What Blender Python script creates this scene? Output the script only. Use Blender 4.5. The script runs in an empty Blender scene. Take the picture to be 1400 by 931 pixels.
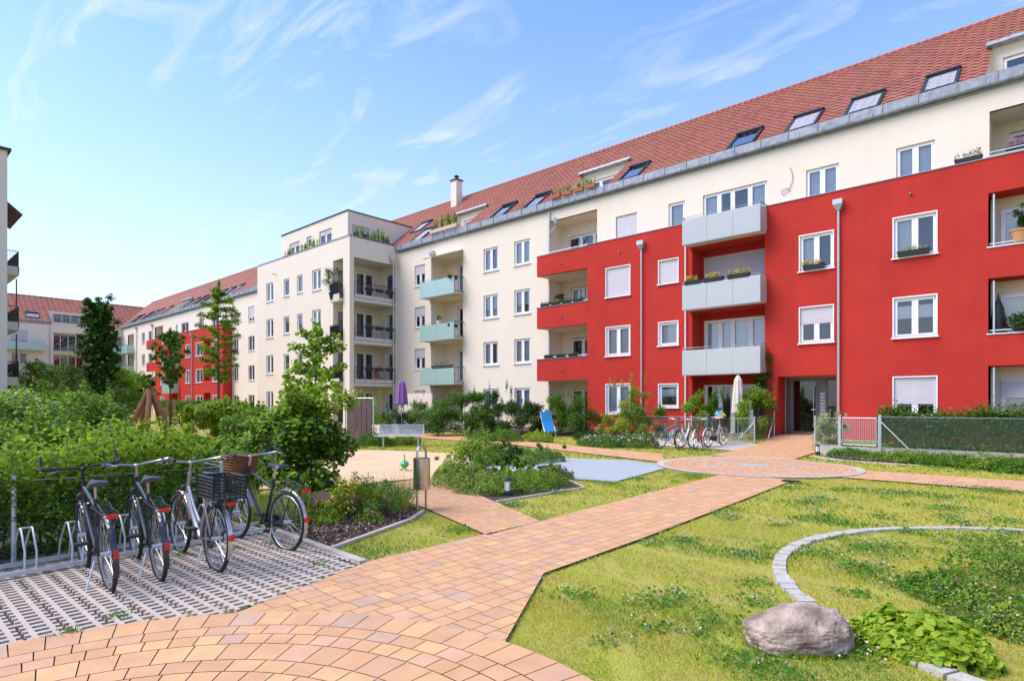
import bpy, math, random
import numpy as np
from mathutils import Vector, Matrix
random.seed(7); RNG = np.random.default_rng(11)
SC = bpy.context.scene
COL = SC.collection
R = math.radians
# World axes: +X runs along the long facade (to the right), +Y towards the facade, +Z up.
# ------------------------------------------------------------------ materials
def ramp_mat(name, c1, c2=None, rough=.7, metal=0., scale=8., bump=0., bscale=None, detail=4, spec=.5, attr=False,
             translucent=0., alpha=None, coat=0., streak=0.):
    m = bpy.data.materials.new(name); m.use_nodes = True
    nt = m.node_tree; N = nt.nodes; L = nt.links
    b = N['Principled BSDF']; b.inputs['Roughness'].default_value = rough; b.inputs['Metallic'].default_value = metal
    b.inputs['Specular IOR Level'].default_value = spec
    b.inputs['Coat Weight'].default_value = coat
    out = N['Material Output']
    geo = N.new('ShaderNodeNewGeometry')
    no = N.new('ShaderNodeTexNoise'); no.inputs['Scale'].default_value = scale; no.inputs['Detail'].default_value = detail
    L.new(geo.outputs['Position'], no.inputs['Vector'])
    mix = N.new('ShaderNodeMix'); mix.data_type = 'RGBA'
    cr = N.new('ShaderNodeMapRange'); cr.inputs['From Min'].default_value = .3; cr.inputs['From Max'].default_value = .7
    L.new(no.outputs['Fac'], cr.inputs['Value']); L.new(cr.outputs[0], mix.inputs['Factor'])
    c2 = c2 or c1
    mix.inputs['A'].default_value = (*c1, 1); mix.inputs['B'].default_value = (*c2, 1)
    col = mix.outputs['Result']
    if streak:
        mp = N.new('ShaderNodeMapping'); mp.inputs['Scale'].default_value = (3.5, 3.5, .22); L.new(geo.outputs['Position'], mp.inputs[0])
        ns = N.new('ShaderNodeTexNoise'); ns.inputs['Scale'].default_value = 1.0; ns.inputs['Detail'].default_value = 6; L.new(mp.outputs[0], ns.inputs[0])
        mr = N.new('ShaderNodeMapRange'); mr.inputs[1].default_value = .50; mr.inputs[2].default_value = .80; mr.inputs[3].default_value = 1.; mr.inputs[4].default_value = 1 - streak; L.new(ns.outputs[0], mr.inputs[0])
        vm = N.new('ShaderNodeVectorMath'); vm.operation = 'SCALE'; L.new(col, vm.inputs[0]); L.new(mr.outputs[0], vm.inputs['Scale']); col = vm.outputs[0]
    if attr:
        at = N.new('ShaderNodeAttribute'); at.attribute_name = 'Col'
        mm = N.new('ShaderNodeMix'); mm.data_type = 'RGBA'; mm.blend_type = 'MULTIPLY'; mm.inputs['Factor'].default_value = 1
        L.new(col, mm.inputs['A']); L.new(at.outputs['Color'], mm.inputs['B']); col = mm.outputs['Result']
    L.new(col, b.inputs['Base Color'])
    if bump:
        n2 = N.new('ShaderNodeTexNoise'); n2.inputs['Scale'].default_value = bscale or scale * 6; n2.inputs['Detail'].default_value = 5
        L.new(geo.outputs['Position'], n2.inputs['Vector'])
        bp = N.new('ShaderNodeBump'); bp.inputs['Strength'].default_value = bump; bp.inputs['Distance'].default_value = .02
        L.new(n2.outputs['Fac'], bp.inputs['Height']); L.new(bp.outputs[0], b.inputs['Normal'])
    if translucent:
        tr = N.new('ShaderNodeBsdfTranslucent'); ms = N.new('ShaderNodeMixShader'); ms.inputs[0].default_value = translucent
        L.new(col, tr.inputs['Color']); L.new(b.outputs[0], ms.inputs[1]); L.new(tr.outputs[0], ms.inputs[2])
        L.new(ms.outputs[0], out.inputs['Surface'])
    return m
M = {}
def mk(n, *a, **k): M[n] = ramp_mat(n, *a, **k)
mk('cream', (.79, .685, .565), (.76, .655, .535), rough=.9, scale=.5, bump=.2, bscale=55, streak=.04)
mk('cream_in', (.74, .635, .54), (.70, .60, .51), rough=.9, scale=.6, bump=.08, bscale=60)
mk('red', (.50, .034, .024), (.43, .028, .021), rough=.9, scale=.8, bump=.3, bscale=60, spec=.3, streak=.10)
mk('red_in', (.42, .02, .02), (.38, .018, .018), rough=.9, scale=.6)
mk('white', (.84, .82, .82), (.80, .78, .79), rough=.35, scale=2)
mk('shutter', (.56, .51, .54), (.52, .48, .51), rough=.5, scale=2)
mk('curtain', (.84, .83, .84), (.76, .75, .77), rough=.9, scale=6)
mk('roomshade', (.10, .09, .085), (.05, .045, .045), rough=.9, scale=1.2)  # near-black sheet colour standing for the shade inside rooms
mk('darkroom', (.03, .03, .035), rough=.8)
mk('zinc', (.34, .36, .40), (.20, .22, .25), rough=.5, metal=.2, scale=5)
mk('pipe', (.55, .54, .56), (.46, .46, .48), rough=.4, metal=.55, scale=5)
mk('darkmetal', (.035, .035, .04), rough=.45, metal=.3)
mk('greymetal', (.30, .30, .32), (.25, .25, .27), rough=.5, metal=.4, scale=4)
mk('galv', (.62, .65, .66), (.50, .53, .55), rough=.5, metal=.5, scale=12)
mk('steel', (.60, .56, .55), (.50, .46, .45), rough=.28, metal=.95, scale=3)
mk('concrete', (.52, .46, .40), (.43, .38, .33), rough=.9, scale=5, bump=.3, bscale=80)
mk('soffit', (.66, .61, .54), (.60, .55, .49), rough=.9, scale=2)
mk('gridstone', (.56, .46, .38), (.46, .38, .31), rough=.9, scale=9, bump=.4, bscale=120)
mk('tile', (1, 1, 1), (.85, .85, .85), rough=.65, scale=3, attr=True)
mk('paver', (1, 1, 1), (.86, .84, .82), rough=.85, scale=5, attr=True, bump=.25, bscale=150)
mk('joint', (.13, .09, .06), (.17, .12, .075), rough=1, scale=30)
mk('soil', (.075, .05, .035), (.05, .032, .024), rough=1, scale=18, bump=.8, bscale=50)
mk('mulch', (1, 1, 1), rough=.95, attr=True)
mk('sand', (.70, .50, .31), (.62, .43, .26), rough=1, scale=1.2, bump=.3, bscale=40)
mk('rubber', (.38, .41, .43), (.35, .375, .395), rough=.9, scale=1.5, bump=.2, bscale=150)
mk('lawn', (.35, .36, .035), (.40, .32, .09), rough=1, scale=2.6, bump=.9, bscale=45, detail=8)
mk('farground', (.10, .16, .04), (.16, .18, .06), rough=1, scale=.2)
mk('leaf', (1, 1, 1), rough=.55, attr=True, translucent=.45, spec=.35)
mk('blade', (1, 1, 1), rough=.7, attr=True, translucent=.3, spec=.2)
mk('petal', (1, 1, 1), rough=.7, attr=True, translucent=.2)
mk('bark', (.14, .10, .075), (.09, .065, .05), rough=.95, scale=20, bump=.5)
mk('stake', (.42, .30, .19), (.32, .22, .14), rough=.9, scale=9, bump=.3)
mk('log', (.42, .19, .07), (.30, .12, .045), rough=.7, scale=5, bump=.3)
mk('slat', (.16, .09, .095), (.11, .065, .07), rough=.7, scale=6)
mk('rock', (.50, .39, .31), (.15, .095, .07), rough=.95, scale=7, bump=1., bscale=38, detail=12)
mk('sett', (.56, .52, .46), (.40, .37, .33), rough=.9, scale=14, bump=.6, bscale=60)
mk('tyre', (.018, .018, .018), rough=.8)
mk('rim', (.60, .60, .60), rough=.3, metal=.9)
mk('bikeblack', (.02, .02, .03), rough=.25, coat=.6)
mk('bikesilver', (.55, .50, .50), rough=.3, metal=.8)
mk('bikemaroon', (.16, .025, .02), rough=.3, coat=.4)
mk('bikewhite', (.80, .80, .80), rough=.3)
mk('bikeblue', (.03, .35, .50), rough=.3)
mk('bikered', (.50, .03, .03), rough=.3)
mk('saddle', (.03, .03, .035), rough=.4, spec=.6)
mk('redlight', (.55, .015, .01), rough=.2)
mk('orangelight', (.8, .16, .02), rough=.3)
mk('wicker', (.30, .12, .045), (.14, .05, .02), rough=.8, scale=60, bump=.8, bscale=90)
mk('plastic_black', (.015, .017, .016), rough=.5)
mk('terracotta', (.50, .16, .09), (.42, .13, .07), rough=.85, scale=6)
mk('woodpot', (.55, .30, .12), rough=.8)
mk('bluefabric', (.02, .25, .62), rough=.8)
mk('purple', (.26, .12, .36), (.22, .10, .31), rough=.9, scale=8)
mk('beige', (.70, .62, .54), (.60, .53, .46), rough=.9, scale=8)
mk('awning', (.75, .68, .60), rough=.9)
mk('brownawning', (.13, .07, .05), rough=.8)
mk('green_toy', (.02, .42, .10), rough=.4)
mk('yellow', (.85, .55, .02), rough=.6)
mk('pink', (.75, .25, .35), rough=.6)
mk('skyblue', (.15, .55, .80), rough=.5)
mk('orange', (.9, .35, .08), rough=.5)
mk('skyblind', (.36, .345, .38), (.33, .32, .35), rough=.5, scale=2)
mk('doorgrey', (.20, .19, .185), (.17, .165, .16), rough=.45, metal=.3, scale=2)

def glass_mat(name, tint, refl=.10, rough=.01, base=None, basefac=0.):
    m = bpy.data.materials.new(name); m.use_nodes = True; nt = m.node_tree; N = nt.nodes; L = nt.links
    for n in list(N): N.remove(n)
    out = N.new('ShaderNodeOutputMaterial')
    tr = N.new('ShaderNodeBsdfTransparent'); tr.inputs[0].default_value = (*tint, 1)
    gl = N.new('ShaderNodeBsdfGlossy'); gl.inputs['Roughness'].default_value = rough; gl.inputs['Color'].default_value = (.95, .97, 1, 1)
    fr = N.new('ShaderNodeFresnel'); fr.inputs[0].default_value = 1.5
    ad = N.new('ShaderNodeMath'); ad.operation = 'ADD'; ad.inputs[1].default_value = refl; L.new(fr.outputs[0], ad.inputs[0])
    src = tr.outputs[0]
    if base:
        df = N.new('ShaderNodeBsdfDiffuse'); df.inputs[0].default_value = (*base, 1)
        tl = N.new('ShaderNodeBsdfTranslucent'); tl.inputs[0].default_value = (*base, 1)
        m0 = N.new('ShaderNodeMixShader'); m0.inputs[0].default_value = .4; L.new(df.outputs[0], m0.inputs[1]); L.new(tl.outputs[0], m0.inputs[2])
        m1 = N.new('ShaderNodeMixShader'); m1.inputs[0].default_value = basefac; L.new(src, m1.inputs[1]); L.new(m0.outputs[0], m1.inputs[2]); src = m1.outputs[0]
    ms = N.new('ShaderNodeMixShader'); L.new(ad.outputs[0], ms.inputs[0]); L.new(src, ms.inputs[1]); L.new(gl.outputs[0], ms.inputs[2])
    L.new(ms.outputs[0], out.inputs[0]); M[name] = m
glass_mat('glass', (.84, .86, .88), .07)
glass_mat('skyglass', (.3, .3, .35), .45)
glass_mat('frost_grey', (.85, .87, .87), .03, .15, (.74, .765, .74), .88)
glass_mat('frost_green', (.7, .9, .85), .04, .15, (.56, .78, .71), .90)
glass_mat('darkglass', (.35, .35, .36), .05)

def mesh_mat(name, col, period, width, diag=False):
    """a woven wire sheet: opaque wires, open in between"""
    m = bpy.data.materials.new(name); m.use_nodes = True; nt = m.node_tree; N = nt.nodes; L = nt.links
    b = N['Principled BSDF']; b.inputs['Base Color'].default_value = (*col, 1); b.inputs['Roughness'].default_value = .5
    geo = N.new('ShaderNodeNewGeometry'); sp = N.new('ShaderNodeSeparateXYZ'); L.new(geo.outputs['Position'], sp.inputs[0])
    h = N.new('ShaderNodeMath'); h.operation = 'ADD'; L.new(sp.outputs[0], h.inputs[0]); L.new(sp.outputs[1], h.inputs[1])
    def line(src):
        f = N.new('ShaderNodeMath'); f.operation = 'PINGPONG'; f.inputs[1].default_value = period / 2; L.new(src, f.inputs[0])
        l = N.new('ShaderNodeMath'); l.operation = 'LESS_THAN'; l.inputs[1].default_value = width / 2; L.new(f.outputs[0], l.inputs[0]); return l.outputs[0]
    if diag:
        a = N.new('ShaderNodeMath'); a.operation = 'ADD'; s = N.new('ShaderNodeMath'); s.operation = 'SUBTRACT'
        for q in (a, s): L.new(h.outputs[0], q.inputs[0]); L.new(sp.outputs[2], q.inputs[1])
        l1, l2 = line(a.outputs[0]), line(s.outputs[0])
    else: l1, l2 = line(h.outputs[0]), line(sp.outputs[2])
    mx = N.new('ShaderNodeMath'); mx.operation = 'MAXIMUM'; L.new(l1, mx.inputs[0]); L.new(l2, mx.inputs[1])
    L.new(mx.outputs[0], b.inputs['Alpha']); M[name] = m
mesh_mat('wiremesh', (.12, .17, .13), .05, .005, True)
mesh_mat('gatemesh', (.45, .48, .49), .05, .006)
mesh_mat('perforated', (.30, .31, .31), .03, .016)

# ------------------------------------------------------------------ mesh helpers
WR = set()   # things whose parts are written in world coordinates
class MB:
    def __init__(s): s.v = []; s.f = []; s.c = []
    def add(s, vs, fs, col=None):
        b = len(s.v); s.v += [tuple(p) for p in vs]
        for f in fs: s.f.append(tuple(b + i for i in f)); s.c.append(col or (1, 1, 1))
    def hexa(s, p, col=None):
        s.add(p, [(0, 3, 2, 1), (4, 5, 6, 7), (0, 1, 5, 4), (1, 2, 6, 5), (2, 3, 7, 6), (3, 0, 4, 7)], col)
    def box(s, x0, x1, y0, y1, z0, z1, col=None):
        s.hexa([(x0, y0, z0), (x1, y0, z0), (x1, y1, z0), (x0, y1, z0), (x0, y0, z1), (x1, y0, z1), (x1, y1, z1), (x0, y1, z1)], col)
    def quad(s, a, b, c, d, col=None): s.add([a, b, c, d], [(0, 1, 2, 3)], col)
    def tube(s, pts, r, n=8, col=None, cap=True, closed=False):
        pts = [Vector(p) for p in pts]; rs = r if isinstance(r, (list, tuple)) else [r] * len(pts)
        rings = []; prev = None
        for i, p in enumerate(pts):
            if closed: t = pts[(i + 1) % len(pts)] - pts[i - 1]
            elif i == 0: t = pts[1] - p
            elif i == len(pts) - 1: t = p - pts[i - 1]
            else: t = (pts[i + 1] - p).normalized() + (p - pts[i - 1]).normalized()
            t = t.normalized() if t.length > 1e-9 else Vector((0, 0, 1))
            if prev is None: u = t.cross(Vector((0, 0, 1)) if abs(t.z) < .9 else Vector((1, 0, 0))).normalized()
            else: u = (prev - t * prev.dot(t)).normalized()
            prev = u; w = t.cross(u)
            rings.append([p + (u * math.cos(2 * math.pi * k / n) + w * math.sin(2 * math.pi * k / n)) * rs[i] for k in range(n)])
        vs = [q for g in rings for q in g]; fs = []
        m = len(rings)
        for i in range(m if closed else m - 1):
            j = (i + 1) % m
            for k in range(n): fs.append((i * n + k, i * n + (k + 1) % n, j * n + (k + 1) % n, j * n + k))
        if cap and not closed: fs.append(tuple(range(n))[::-1]); fs.append(tuple((m - 1) * n + k for k in range(n)))
        s.add(vs, fs, col)
    def lathe(s, prof, c=(0, 0, 0), n=24, col=None):
        vs = []; fs = []
        for r, z in prof:
            for k in range(n): vs.append((c[0] + r * math.cos(2 * math.pi * k / n), c[1] + r * math.sin(2 * math.pi * k / n), c[2] + z))
        for i in range(len(prof) - 1):
            for k in range(n): fs.append((i * n + k, i * n + (k + 1) % n, (i + 1) * n + (k + 1) % n, (i + 1) * n + k))
        s.add(vs, fs, col)
    def build(s, name, mat, parent=None, smooth=False, attr=None):
        if not s.f: return None
        me = bpy.data.meshes.new(name); me.from_pydata(s.v, [], s.f)
        if attr or any(c != (1, 1, 1) for c in s.c):
            a = me.color_attributes.new('Col', 'FLOAT_COLOR', 'CORNER')
            arr = np.ones((len(me.loops), 4), 'f'); cnt = [len(f) for f in s.f]
            arr[:, :3] = np.repeat(np.array(s.c, 'f'), cnt, axis=0); a.data.foreach_set('color', arr.ravel())
        me.materials.append(M[mat] if isinstance(mat, str) else mat)
        if smooth:
            me.polygons.foreach_set('use_smooth', [True] * len(me.polygons))
            try: me.set_sharp_from_angle(angle=R(40))
            except Exception: pass
        me.update()
        o = bpy.data.objects.new(name, me); COL.objects.link(o)
        if parent:
            o.parent = parent
            if parent.name in WR: o.location = -parent.location
        return o
def np_mesh(name, V, k, C, mat, parent=None):
    """V (N*k,3) face-by-face vertices, C (N,3) colour per face"""
    n = len(V) // k
    me = bpy.data.meshes.new(name); me.vertices.add(len(V)); me.loops.add(len(V)); me.polygons.add(n)
    me.vertices.foreach_set('co', V.astype('f').ravel()); me.loops.foreach_set('vertex_index', np.arange(len(V), dtype='i'))
    me.polygons.foreach_set('loop_start', np.arange(0, len(V), k, dtype='i')); me.update(calc_edges=True)
    a = me.color_attributes.new('Col', 'FLOAT_COLOR', 'CORNER'); arr = np.ones((len(V), 4), 'f'); arr[:, :3] = np.repeat(C, k, axis=0)
    a.data.foreach_set('color', arr.ravel()); me.materials.append(M[mat])
    o = bpy.data.objects.new(name, me); COL.objects.link(o)
    if parent:
        o.parent = parent
        if parent.name in WR: o.location = -parent.location
    return o
def tag(o, label=None, cat=None, group=None, kind=None):
    if label: o['label'] = label
    if cat: o['category'] = cat
    if group: o['group'] = group
    if kind: o['kind'] = kind
    return o
def thing(name, label, cat, loc=(0, 0, 0), rz=0, group=None):
    o = bpy.data.objects.new(name, None); COL.objects.link(o); o.location = loc; o.rotation_euler = (0, 0, rz)
    o.empty_display_size = .1
    return tag(o, label, cat, group)
def wthing(*a, **k):
    o = thing(*a, **k); WR.add(o.name); return o
def copy_tree(o, parent=None):
    c = o.copy(); COL.objects.link(c); c.parent = parent
    for ch in [q for q in bpy.data.objects if q.parent == o]: copy_tree(ch, c)
    return c
def struct(o, name=None): o['kind'] = 'structure'; return o
# ------------------------------------------------------------------ terrain
def sstep(x, a, b): t = min(1, max(0, (x - a) / (b - a))); return t * t * (3 - 2 * t)
def gz(s, d):
    if d < 12: return 0.
    w = sstep(-s, 5.0, 6.3)
    return w * .42 * math.exp(-max(0, 24.8 - d) / 2.8) * sstep(d, 12, 17) - (1 - w) * .05 * sstep(d, 17, 21)
CAM = Vector((0, 0, 1.65)); F_PX = 824.; HZ = 553.
FWD = (-.67283535, .73979226); RGT = (.73979226, .67283535)
def at(px, Y):
    """place seen at column px of the photograph, Y metres ahead -> (x, y)"""
    X = (px - 700) / F_PX * Y
    return (RGT[0] * X + FWD[0] * Y, RGT[1] * X + FWD[1] * Y)
def hz(py, Y): return 1.65 + (HZ - py) * Y / F_PX
# ------------------------------------------------------------------ facade helpers
class Fr:
    """a facade frame: a runs to the right seen from outside, p is outward"""
    def __init__(s, o, a, n): s.o = o; s.a = a; s.n = n
    def P(s, a, z, p=0): return (s.o[0] + s.a[0] * a + s.n[0] * p, s.o[1] + s.a[1] * a + s.n[1] * p, z)
def fbox(mb, fr, a0, a1, z0, z1, p0, p1, col=None):
    P = fr.P
    mb.hexa([P(a0, z0, p1), P(a1, z0, p1), P(a1, z0, p0), P(a0, z0, p0), P(a0, z1, p1), P(a1, z1, p1), P(a1, z1, p0), P(a0, z1, p0)], col)
def fquad(mb, fr, a0, a1, z0, z1, p): P = fr.P; mb.quad(P(a0, z0, p), P(a1, z0, p), P(a1, z1, p), P(a0, z1, p))
def wall(mb, fr, a0, a1, z0, z1, holes, p=0., reveal=.14):
    hs = [h for h in holes if h[1] > a0 and h[0] < a1 and h[3] > z0 and h[2] < z1]
    A = sorted({a0, a1} | {min(max(x, a0), a1) for h in hs for x in h[:2]}); Z = sorted({z0, z1} | {min(max(x, z0), z1) for h in hs for x in h[2:4]})
    P = fr.P
    for i in range(len(A) - 1):
        zs = None
        for j in range(len(Z)):
            full = False
            if j < len(Z) - 1:
                ca = (A[i] + A[i + 1]) / 2; cz = (Z[j] + Z[j + 1]) / 2
                full = not any(h[0] < ca < h[1] and h[2] < cz < h[3] for h in hs)
            if full and zs is None: zs = Z[j]
            if not full and zs is not None:
                mb.quad(P(A[i], zs, p), P(A[i + 1], zs, p), P(A[i + 1], Z[j], p), P(A[i], Z[j], p)); zs = None
    for h in hs:
        r = h[4] if len(h) > 4 else reveal
        b0, b1, c0, c1 = max(h[0], a0), min(h[1], a1), max(h[2], z0), min(h[3], z1)
        mb.quad(P(b0, c0, p), P(b0, c0, p - r), P(b0, c1, p - r), P(b0, c1, p)); mb.quad(P(b1, c0, p), P(b1, c1, p), P(b1, c1, p - r), P(b1, c0, p - r))
        mb.quad(P(b0, c1, p), P(b0, c1, p - r), P(b1, c1, p - r), P(b1, c1, p)); mb.quad(P(b0, c0, p), P(b1, c0, p), P(b1, c0, p - r), P(b0, c0, p - r))
def window(par, fr, a0, a1, z0, z1, p=0., leaves=2, shut=0., curt=None, sill=True, tilt=None, surround=False, far=False, mat='white', blind=0., name='window', splits=None):
    """frame mesh + pane, sill, roller_shutter, curtain as its sub-parts"""
    f = MB(); d0, d1 = p - .14, p - .085; w = .07
    fbox(f, fr, a0, a1, z0, z0 + w, d0, d1); fbox(f, fr, a0, a1, z1 - w, z1, d0, d1)
    fbox(f, fr, a0, a0 + w, z0 + w, z1 - w, d0, d1); fbox(f, fr, a1 - w, a1, z0 + w, z1 - w, d0, d1)
    if surround:
        q0, q1 = p - .084, p + .015; e = .035
        fbox(f, fr, a0 - .02, a1 + .02, z1 - .005, z1 + e, q0, q1); fbox(f, fr, a0 - .02, a0 + .015, z0, z1 - .005, q0, q1); fbox(f, fr, a1 - .015, a1 + .02, z0, z1 - .005, q0, q1)
    xs = splits or [a0 + (a1 - a0) * k / leaves for k in range(1, leaves)]
    for x in xs: fbox(f, fr, x - .05, x + .05, z0 + w, z1 - w, d0 + .004, d1 + .012)
    ed = [a0 + w] + [q for x in xs for q in (x - .05, x + .05)] + [a1 - w]
    if not far:
        for k in range(0, len(ed), 2):
            u0, u1 = ed[k], ed[k + 1]; ww = .045; m0, m1 = d0 + .006, d1 + .02; zz0, zz1 = z0 + w, z1 - w
            fbox(f, fr, u0, u1, zz0, zz0 + ww, m0, m1); fbox(f, fr, u0, u1, zz1 - ww, zz1, m0, m1)
            fbox(f, fr, u0, u0 + ww, zz0 + ww, zz1 - ww, m0, m1); fbox(f, fr, u1 - ww, u1, zz0 + ww, zz1 - ww, m0, m1)
    W = f.build(name, mat, par)
    g = MB(); fquad(g, fr, a0 + .05, a1 - .05, z0 + .05, z1 - .05, p - .118); g.build('pane', 'glass', W)
    if sill:
        s_ = MB(); fbox(s_, fr, a0 - .06, a1 + .06, z0 - .045, z0 - .002, p - .12, p + .07); s_.build('sill', 'white', W)
    if shut > 0:
        zz = z1 - .03 - (z1 - z0 - .06) * shut; s_ = MB(); n = max(1, int((z1 - .02 - zz) / .055))
        if far: fbox(s_, fr, a0 + .02, a1 - .02, zz, z1 - .01, p - .08, p - .055)
        else:
            for k in range(n):
                h = (z1 - .02 - zz) / n; b = zz + k * h
                s_.hexa([fr.P(a0 + .02, b, p - .05), fr.P(a1 - .02, b, p - .05), fr.P(a1 - .02, b, p - .075), fr.P(a0 + .02, b, p - .075),
                         fr.P(a0 + .02, b + h * .93, p - .060), fr.P(a1 - .02, b + h * .93, p - .060), fr.P(a1 - .02, b + h * .93, p - .075), fr.P(a0 + .02, b + h * .93, p - .075)])
        s_.build('roller_shutter', 'shutter', W)
    if curt:
        c = MB(); lo, hi = (0, 1) if curt is True else curt[:2]; mode = curt[2] if curt is not True and len(curt) > 2 else 'f'
        z_0 = z0 + (z1 - z0) * lo; z_1 = z0 + (z1 - z0) * hi; spans = [(a0 + .06, a1 - .06)]
        if mode == 's': spans = [(a0 + .06, a0 + (a1 - a0) * .3), (a1 - (a1 - a0) * .3, a1 - .06)]
        if mode == 'l': spans = [(a0 + .06, a0 + (a1 - a0) * .45)]
        if mode == 'r': spans = [(a0 + (a1 - a0) * .55, a1 - .06)]
        for (u0, u1) in spans:
            n = 2 if far else max(6, int((u1 - u0) / .035)); pr = None
            for k in range(n + 1):
                u = u0 + (u1 - u0) * k / n; q = p - .22 - (.02 * (k % 2) if not far else 0)
                if pr: c.quad(fr.P(pr[0], z_0, pr[1]), fr.P(u, z_0, q), fr.P(u, z_1, q), fr.P(pr[0], z_1, pr[1]))
                pr = (u, q)
        c.build('curtain', 'curtain', W)
    if curt is not True and shut < .95:
        c = MB(); fquad(c, fr, a0 - .3, a1 + .3, z0 - .2, z1 + .2, p - .62); c.build('room_shade', 'roomshade', W)  # dark sheet added behind the pane, room shade put into its colour
    if blind:
        c = MB()
        for k in range(0, len(ed), 2): fbox(c, fr, ed[k] + .04, ed[k + 1] - .04, z0 + (z1 - z0) * (.82 - blind), z0 + (z1 - z0) * .80, p - .15, p - .145)
        c.build('blind', 'curtain', W)
    if tilt is not None:   # one leaf tilted inwards
        t = MB(); u0, u1 = ed[tilt * 2] + .01, ed[tilt * 2 + 1] - .01; b, h = z0 + w + .01, z1 - w
        for (c0, c1, e0, e1) in ((u0, u0 + .06, b, h), (u1 - .06, u1, b, h), (u0 + .06, u1 - .06, h - .06, h), (u0 + .06, u1 - .06, b, b + .06)):
            def q(z): return p - .17 - .16 * (z - b) / (h - b)
            P = fr.P
            t.hexa([P(c0, e0, q(e0)), P(c1, e0, q(e0)), P(c1, e0, q(e0) - .05), P(c0, e0, q(e0) - .05), P(c0, e1, q(e1)), P(c1, e1, q(e1)), P(c1, e1, q(e1) - .05), P(c0, e1, q(e1) - .05)])
        t.build('tilted_sash', 'white', W)
    return W
def loggia(mb, fr, a0, a1, z0, z1, p, depth, holes):
    """walls, ceiling and floor of a recess; back wall with holes"""
    P = fr.P; q = p - depth
    wall(mb, fr, a0, a1, z0, z1, holes, q, .14)
    mb.quad(P(a0, z0, p), P(a0, z0, q), P(a0, z1, q), P(a0, z1, p)); mb.quad(P(a1, z0, p), P(a1, z1, p), P(a1, z1, q), P(a1, z0, q))
def slab(par, fr, a0, a1, z0, z1, p0, p1, name='floor_slab', mat='soffit'):
    m = MB(); fbox(m, fr, a0, a1, z0, z1, p0, p1); return m.build(name, mat, par)
def pipe(par, fr, a, z0, z1, p, r=.05, hopper=True, mat='pipe', kink=False):
    m = MB(); pts = [fr.P(a, z0, p), fr.P(a, z1 - .3, p)]
    if kink: pts += [fr.P(a + .1, z1 - .15, p), fr.P(a + .1, z1, p)]
    else: pts += [fr.P(a, z1, p)]
    m.tube(pts, r, 10)
    z = z0 + .8
    while z < z1 - .5: m.tube([fr.P(a, z, p), fr.P(a, z + .05, p)], r + .012, 10); z += 1.9
    o = m.build('downpipe', mat, par, smooth=True)
    if hopper:
        h = MB(); P = fr.P; w0, w1 = .07, .16
        for (b, c, za, zb) in ((w0, w1, z1 - .02, z1 + .18), (w1, w1, z1 + .18, z1 + .36)):
            h.hexa([P(a - b, za, p + b), P(a + b, za, p + b), P(a + b, za, p - .06), P(a - b, za, p - .06), P(a - c, zb, p + c), P(a + c, zb, p + c), P(a + c, zb, p - .07), P(a - c, zb, p - .07)])
        h.build('rain_hopper', mat, o)
    return o
def railing(par, fr, a0, a1, z0, z1, p, mat='darkmetal', step=.12, ret=(0, 0), r=.008):
    """bar railing; ret = depth of the side returns at a0 / a1"""
    m = MB(); P = fr.P
    def run(A, B):
        n = max(1, int(math.dist(A[:2], B[:2]) / step))
        for z in (z0 + .04, z1): m.tube([(A[0], A[1], z), (B[0], B[1], z)], .02 if z == z1 else .014, 6)
        for k in range(n + 1):
            t = k / n; x, y = A[0] + (B[0] - A[0]) * t, A[1] + (B[1] - A[1]) * t
            m.tube([(x, y, z0 + .04), (x, y, z1)], r, 4, cap=False)
    run(P(a0, 0, p), P(a1, 0, p))
    if ret[0]: run(P(a0, 0, p), P(a0, 0, p - ret[0]))
    if ret[1]: run(P(a1, 0, p), P(a1, 0, p - ret[1]))
    return m.build('railing', mat, par)
def glass_balcony(par, fr, a0, a1, z0, p, depth, mat='frost_grey', h=1.05, split=3, sideglass=True, side_bars=False, far=False):
    """slab, frosted glass front, rail; z0 = slab underside"""
    b = MB(); fbox(b, fr, a0 + .03, a1 - .03, z0 + .02, z0 + .19, p, p + depth - .03); B = b.build('balcony', 'soffit', par)
    g = MB(); w = (a1 - a0) / split
    for k in range(split): fbox(g, fr, a0 + k * w + .006, a0 + (k + 1) * w - .006, z0, z0 + h, p + depth - .012, p + depth)
    if sideglass: fbox(g, fr, a1 - .012, a1, z0, z0 + h, p + .02, p + depth - .016)
    fbox(g, fr, a0, a0 + .012, z0, z0 + h, p + .02, p + depth - .016)
    g.build('glass_panel', mat, B)
    r = MB(); P = fr.P; zt = z0 + h + .10
    r.tube([P(a0, zt, p), P(a0, zt, p + depth - .05), P(a1, zt, p + depth - .05), P(a1, zt, p)], .02, 6)
    for k in range(split + 1):
        x = min(max(a0 + k * w, a0 + .03), a1 - .03); r.tube([P(x, z0 + .1, p + depth - .05), P(x, zt, p + depth - .05)], .015, 4)
    fbox(r, fr, a0, a1, z0 - .035, z0 - .003, p + depth - .04, p + depth + .004)
    r.build('handrail', 'greymetal', B)
    if side_bars: railing(B, Fr(fr.P(a1, 0, 0)[:2], fr.n, fr.a), 0, depth, z0 + .1, z0 + h + .05, 0, step=.11)
    return B
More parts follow.
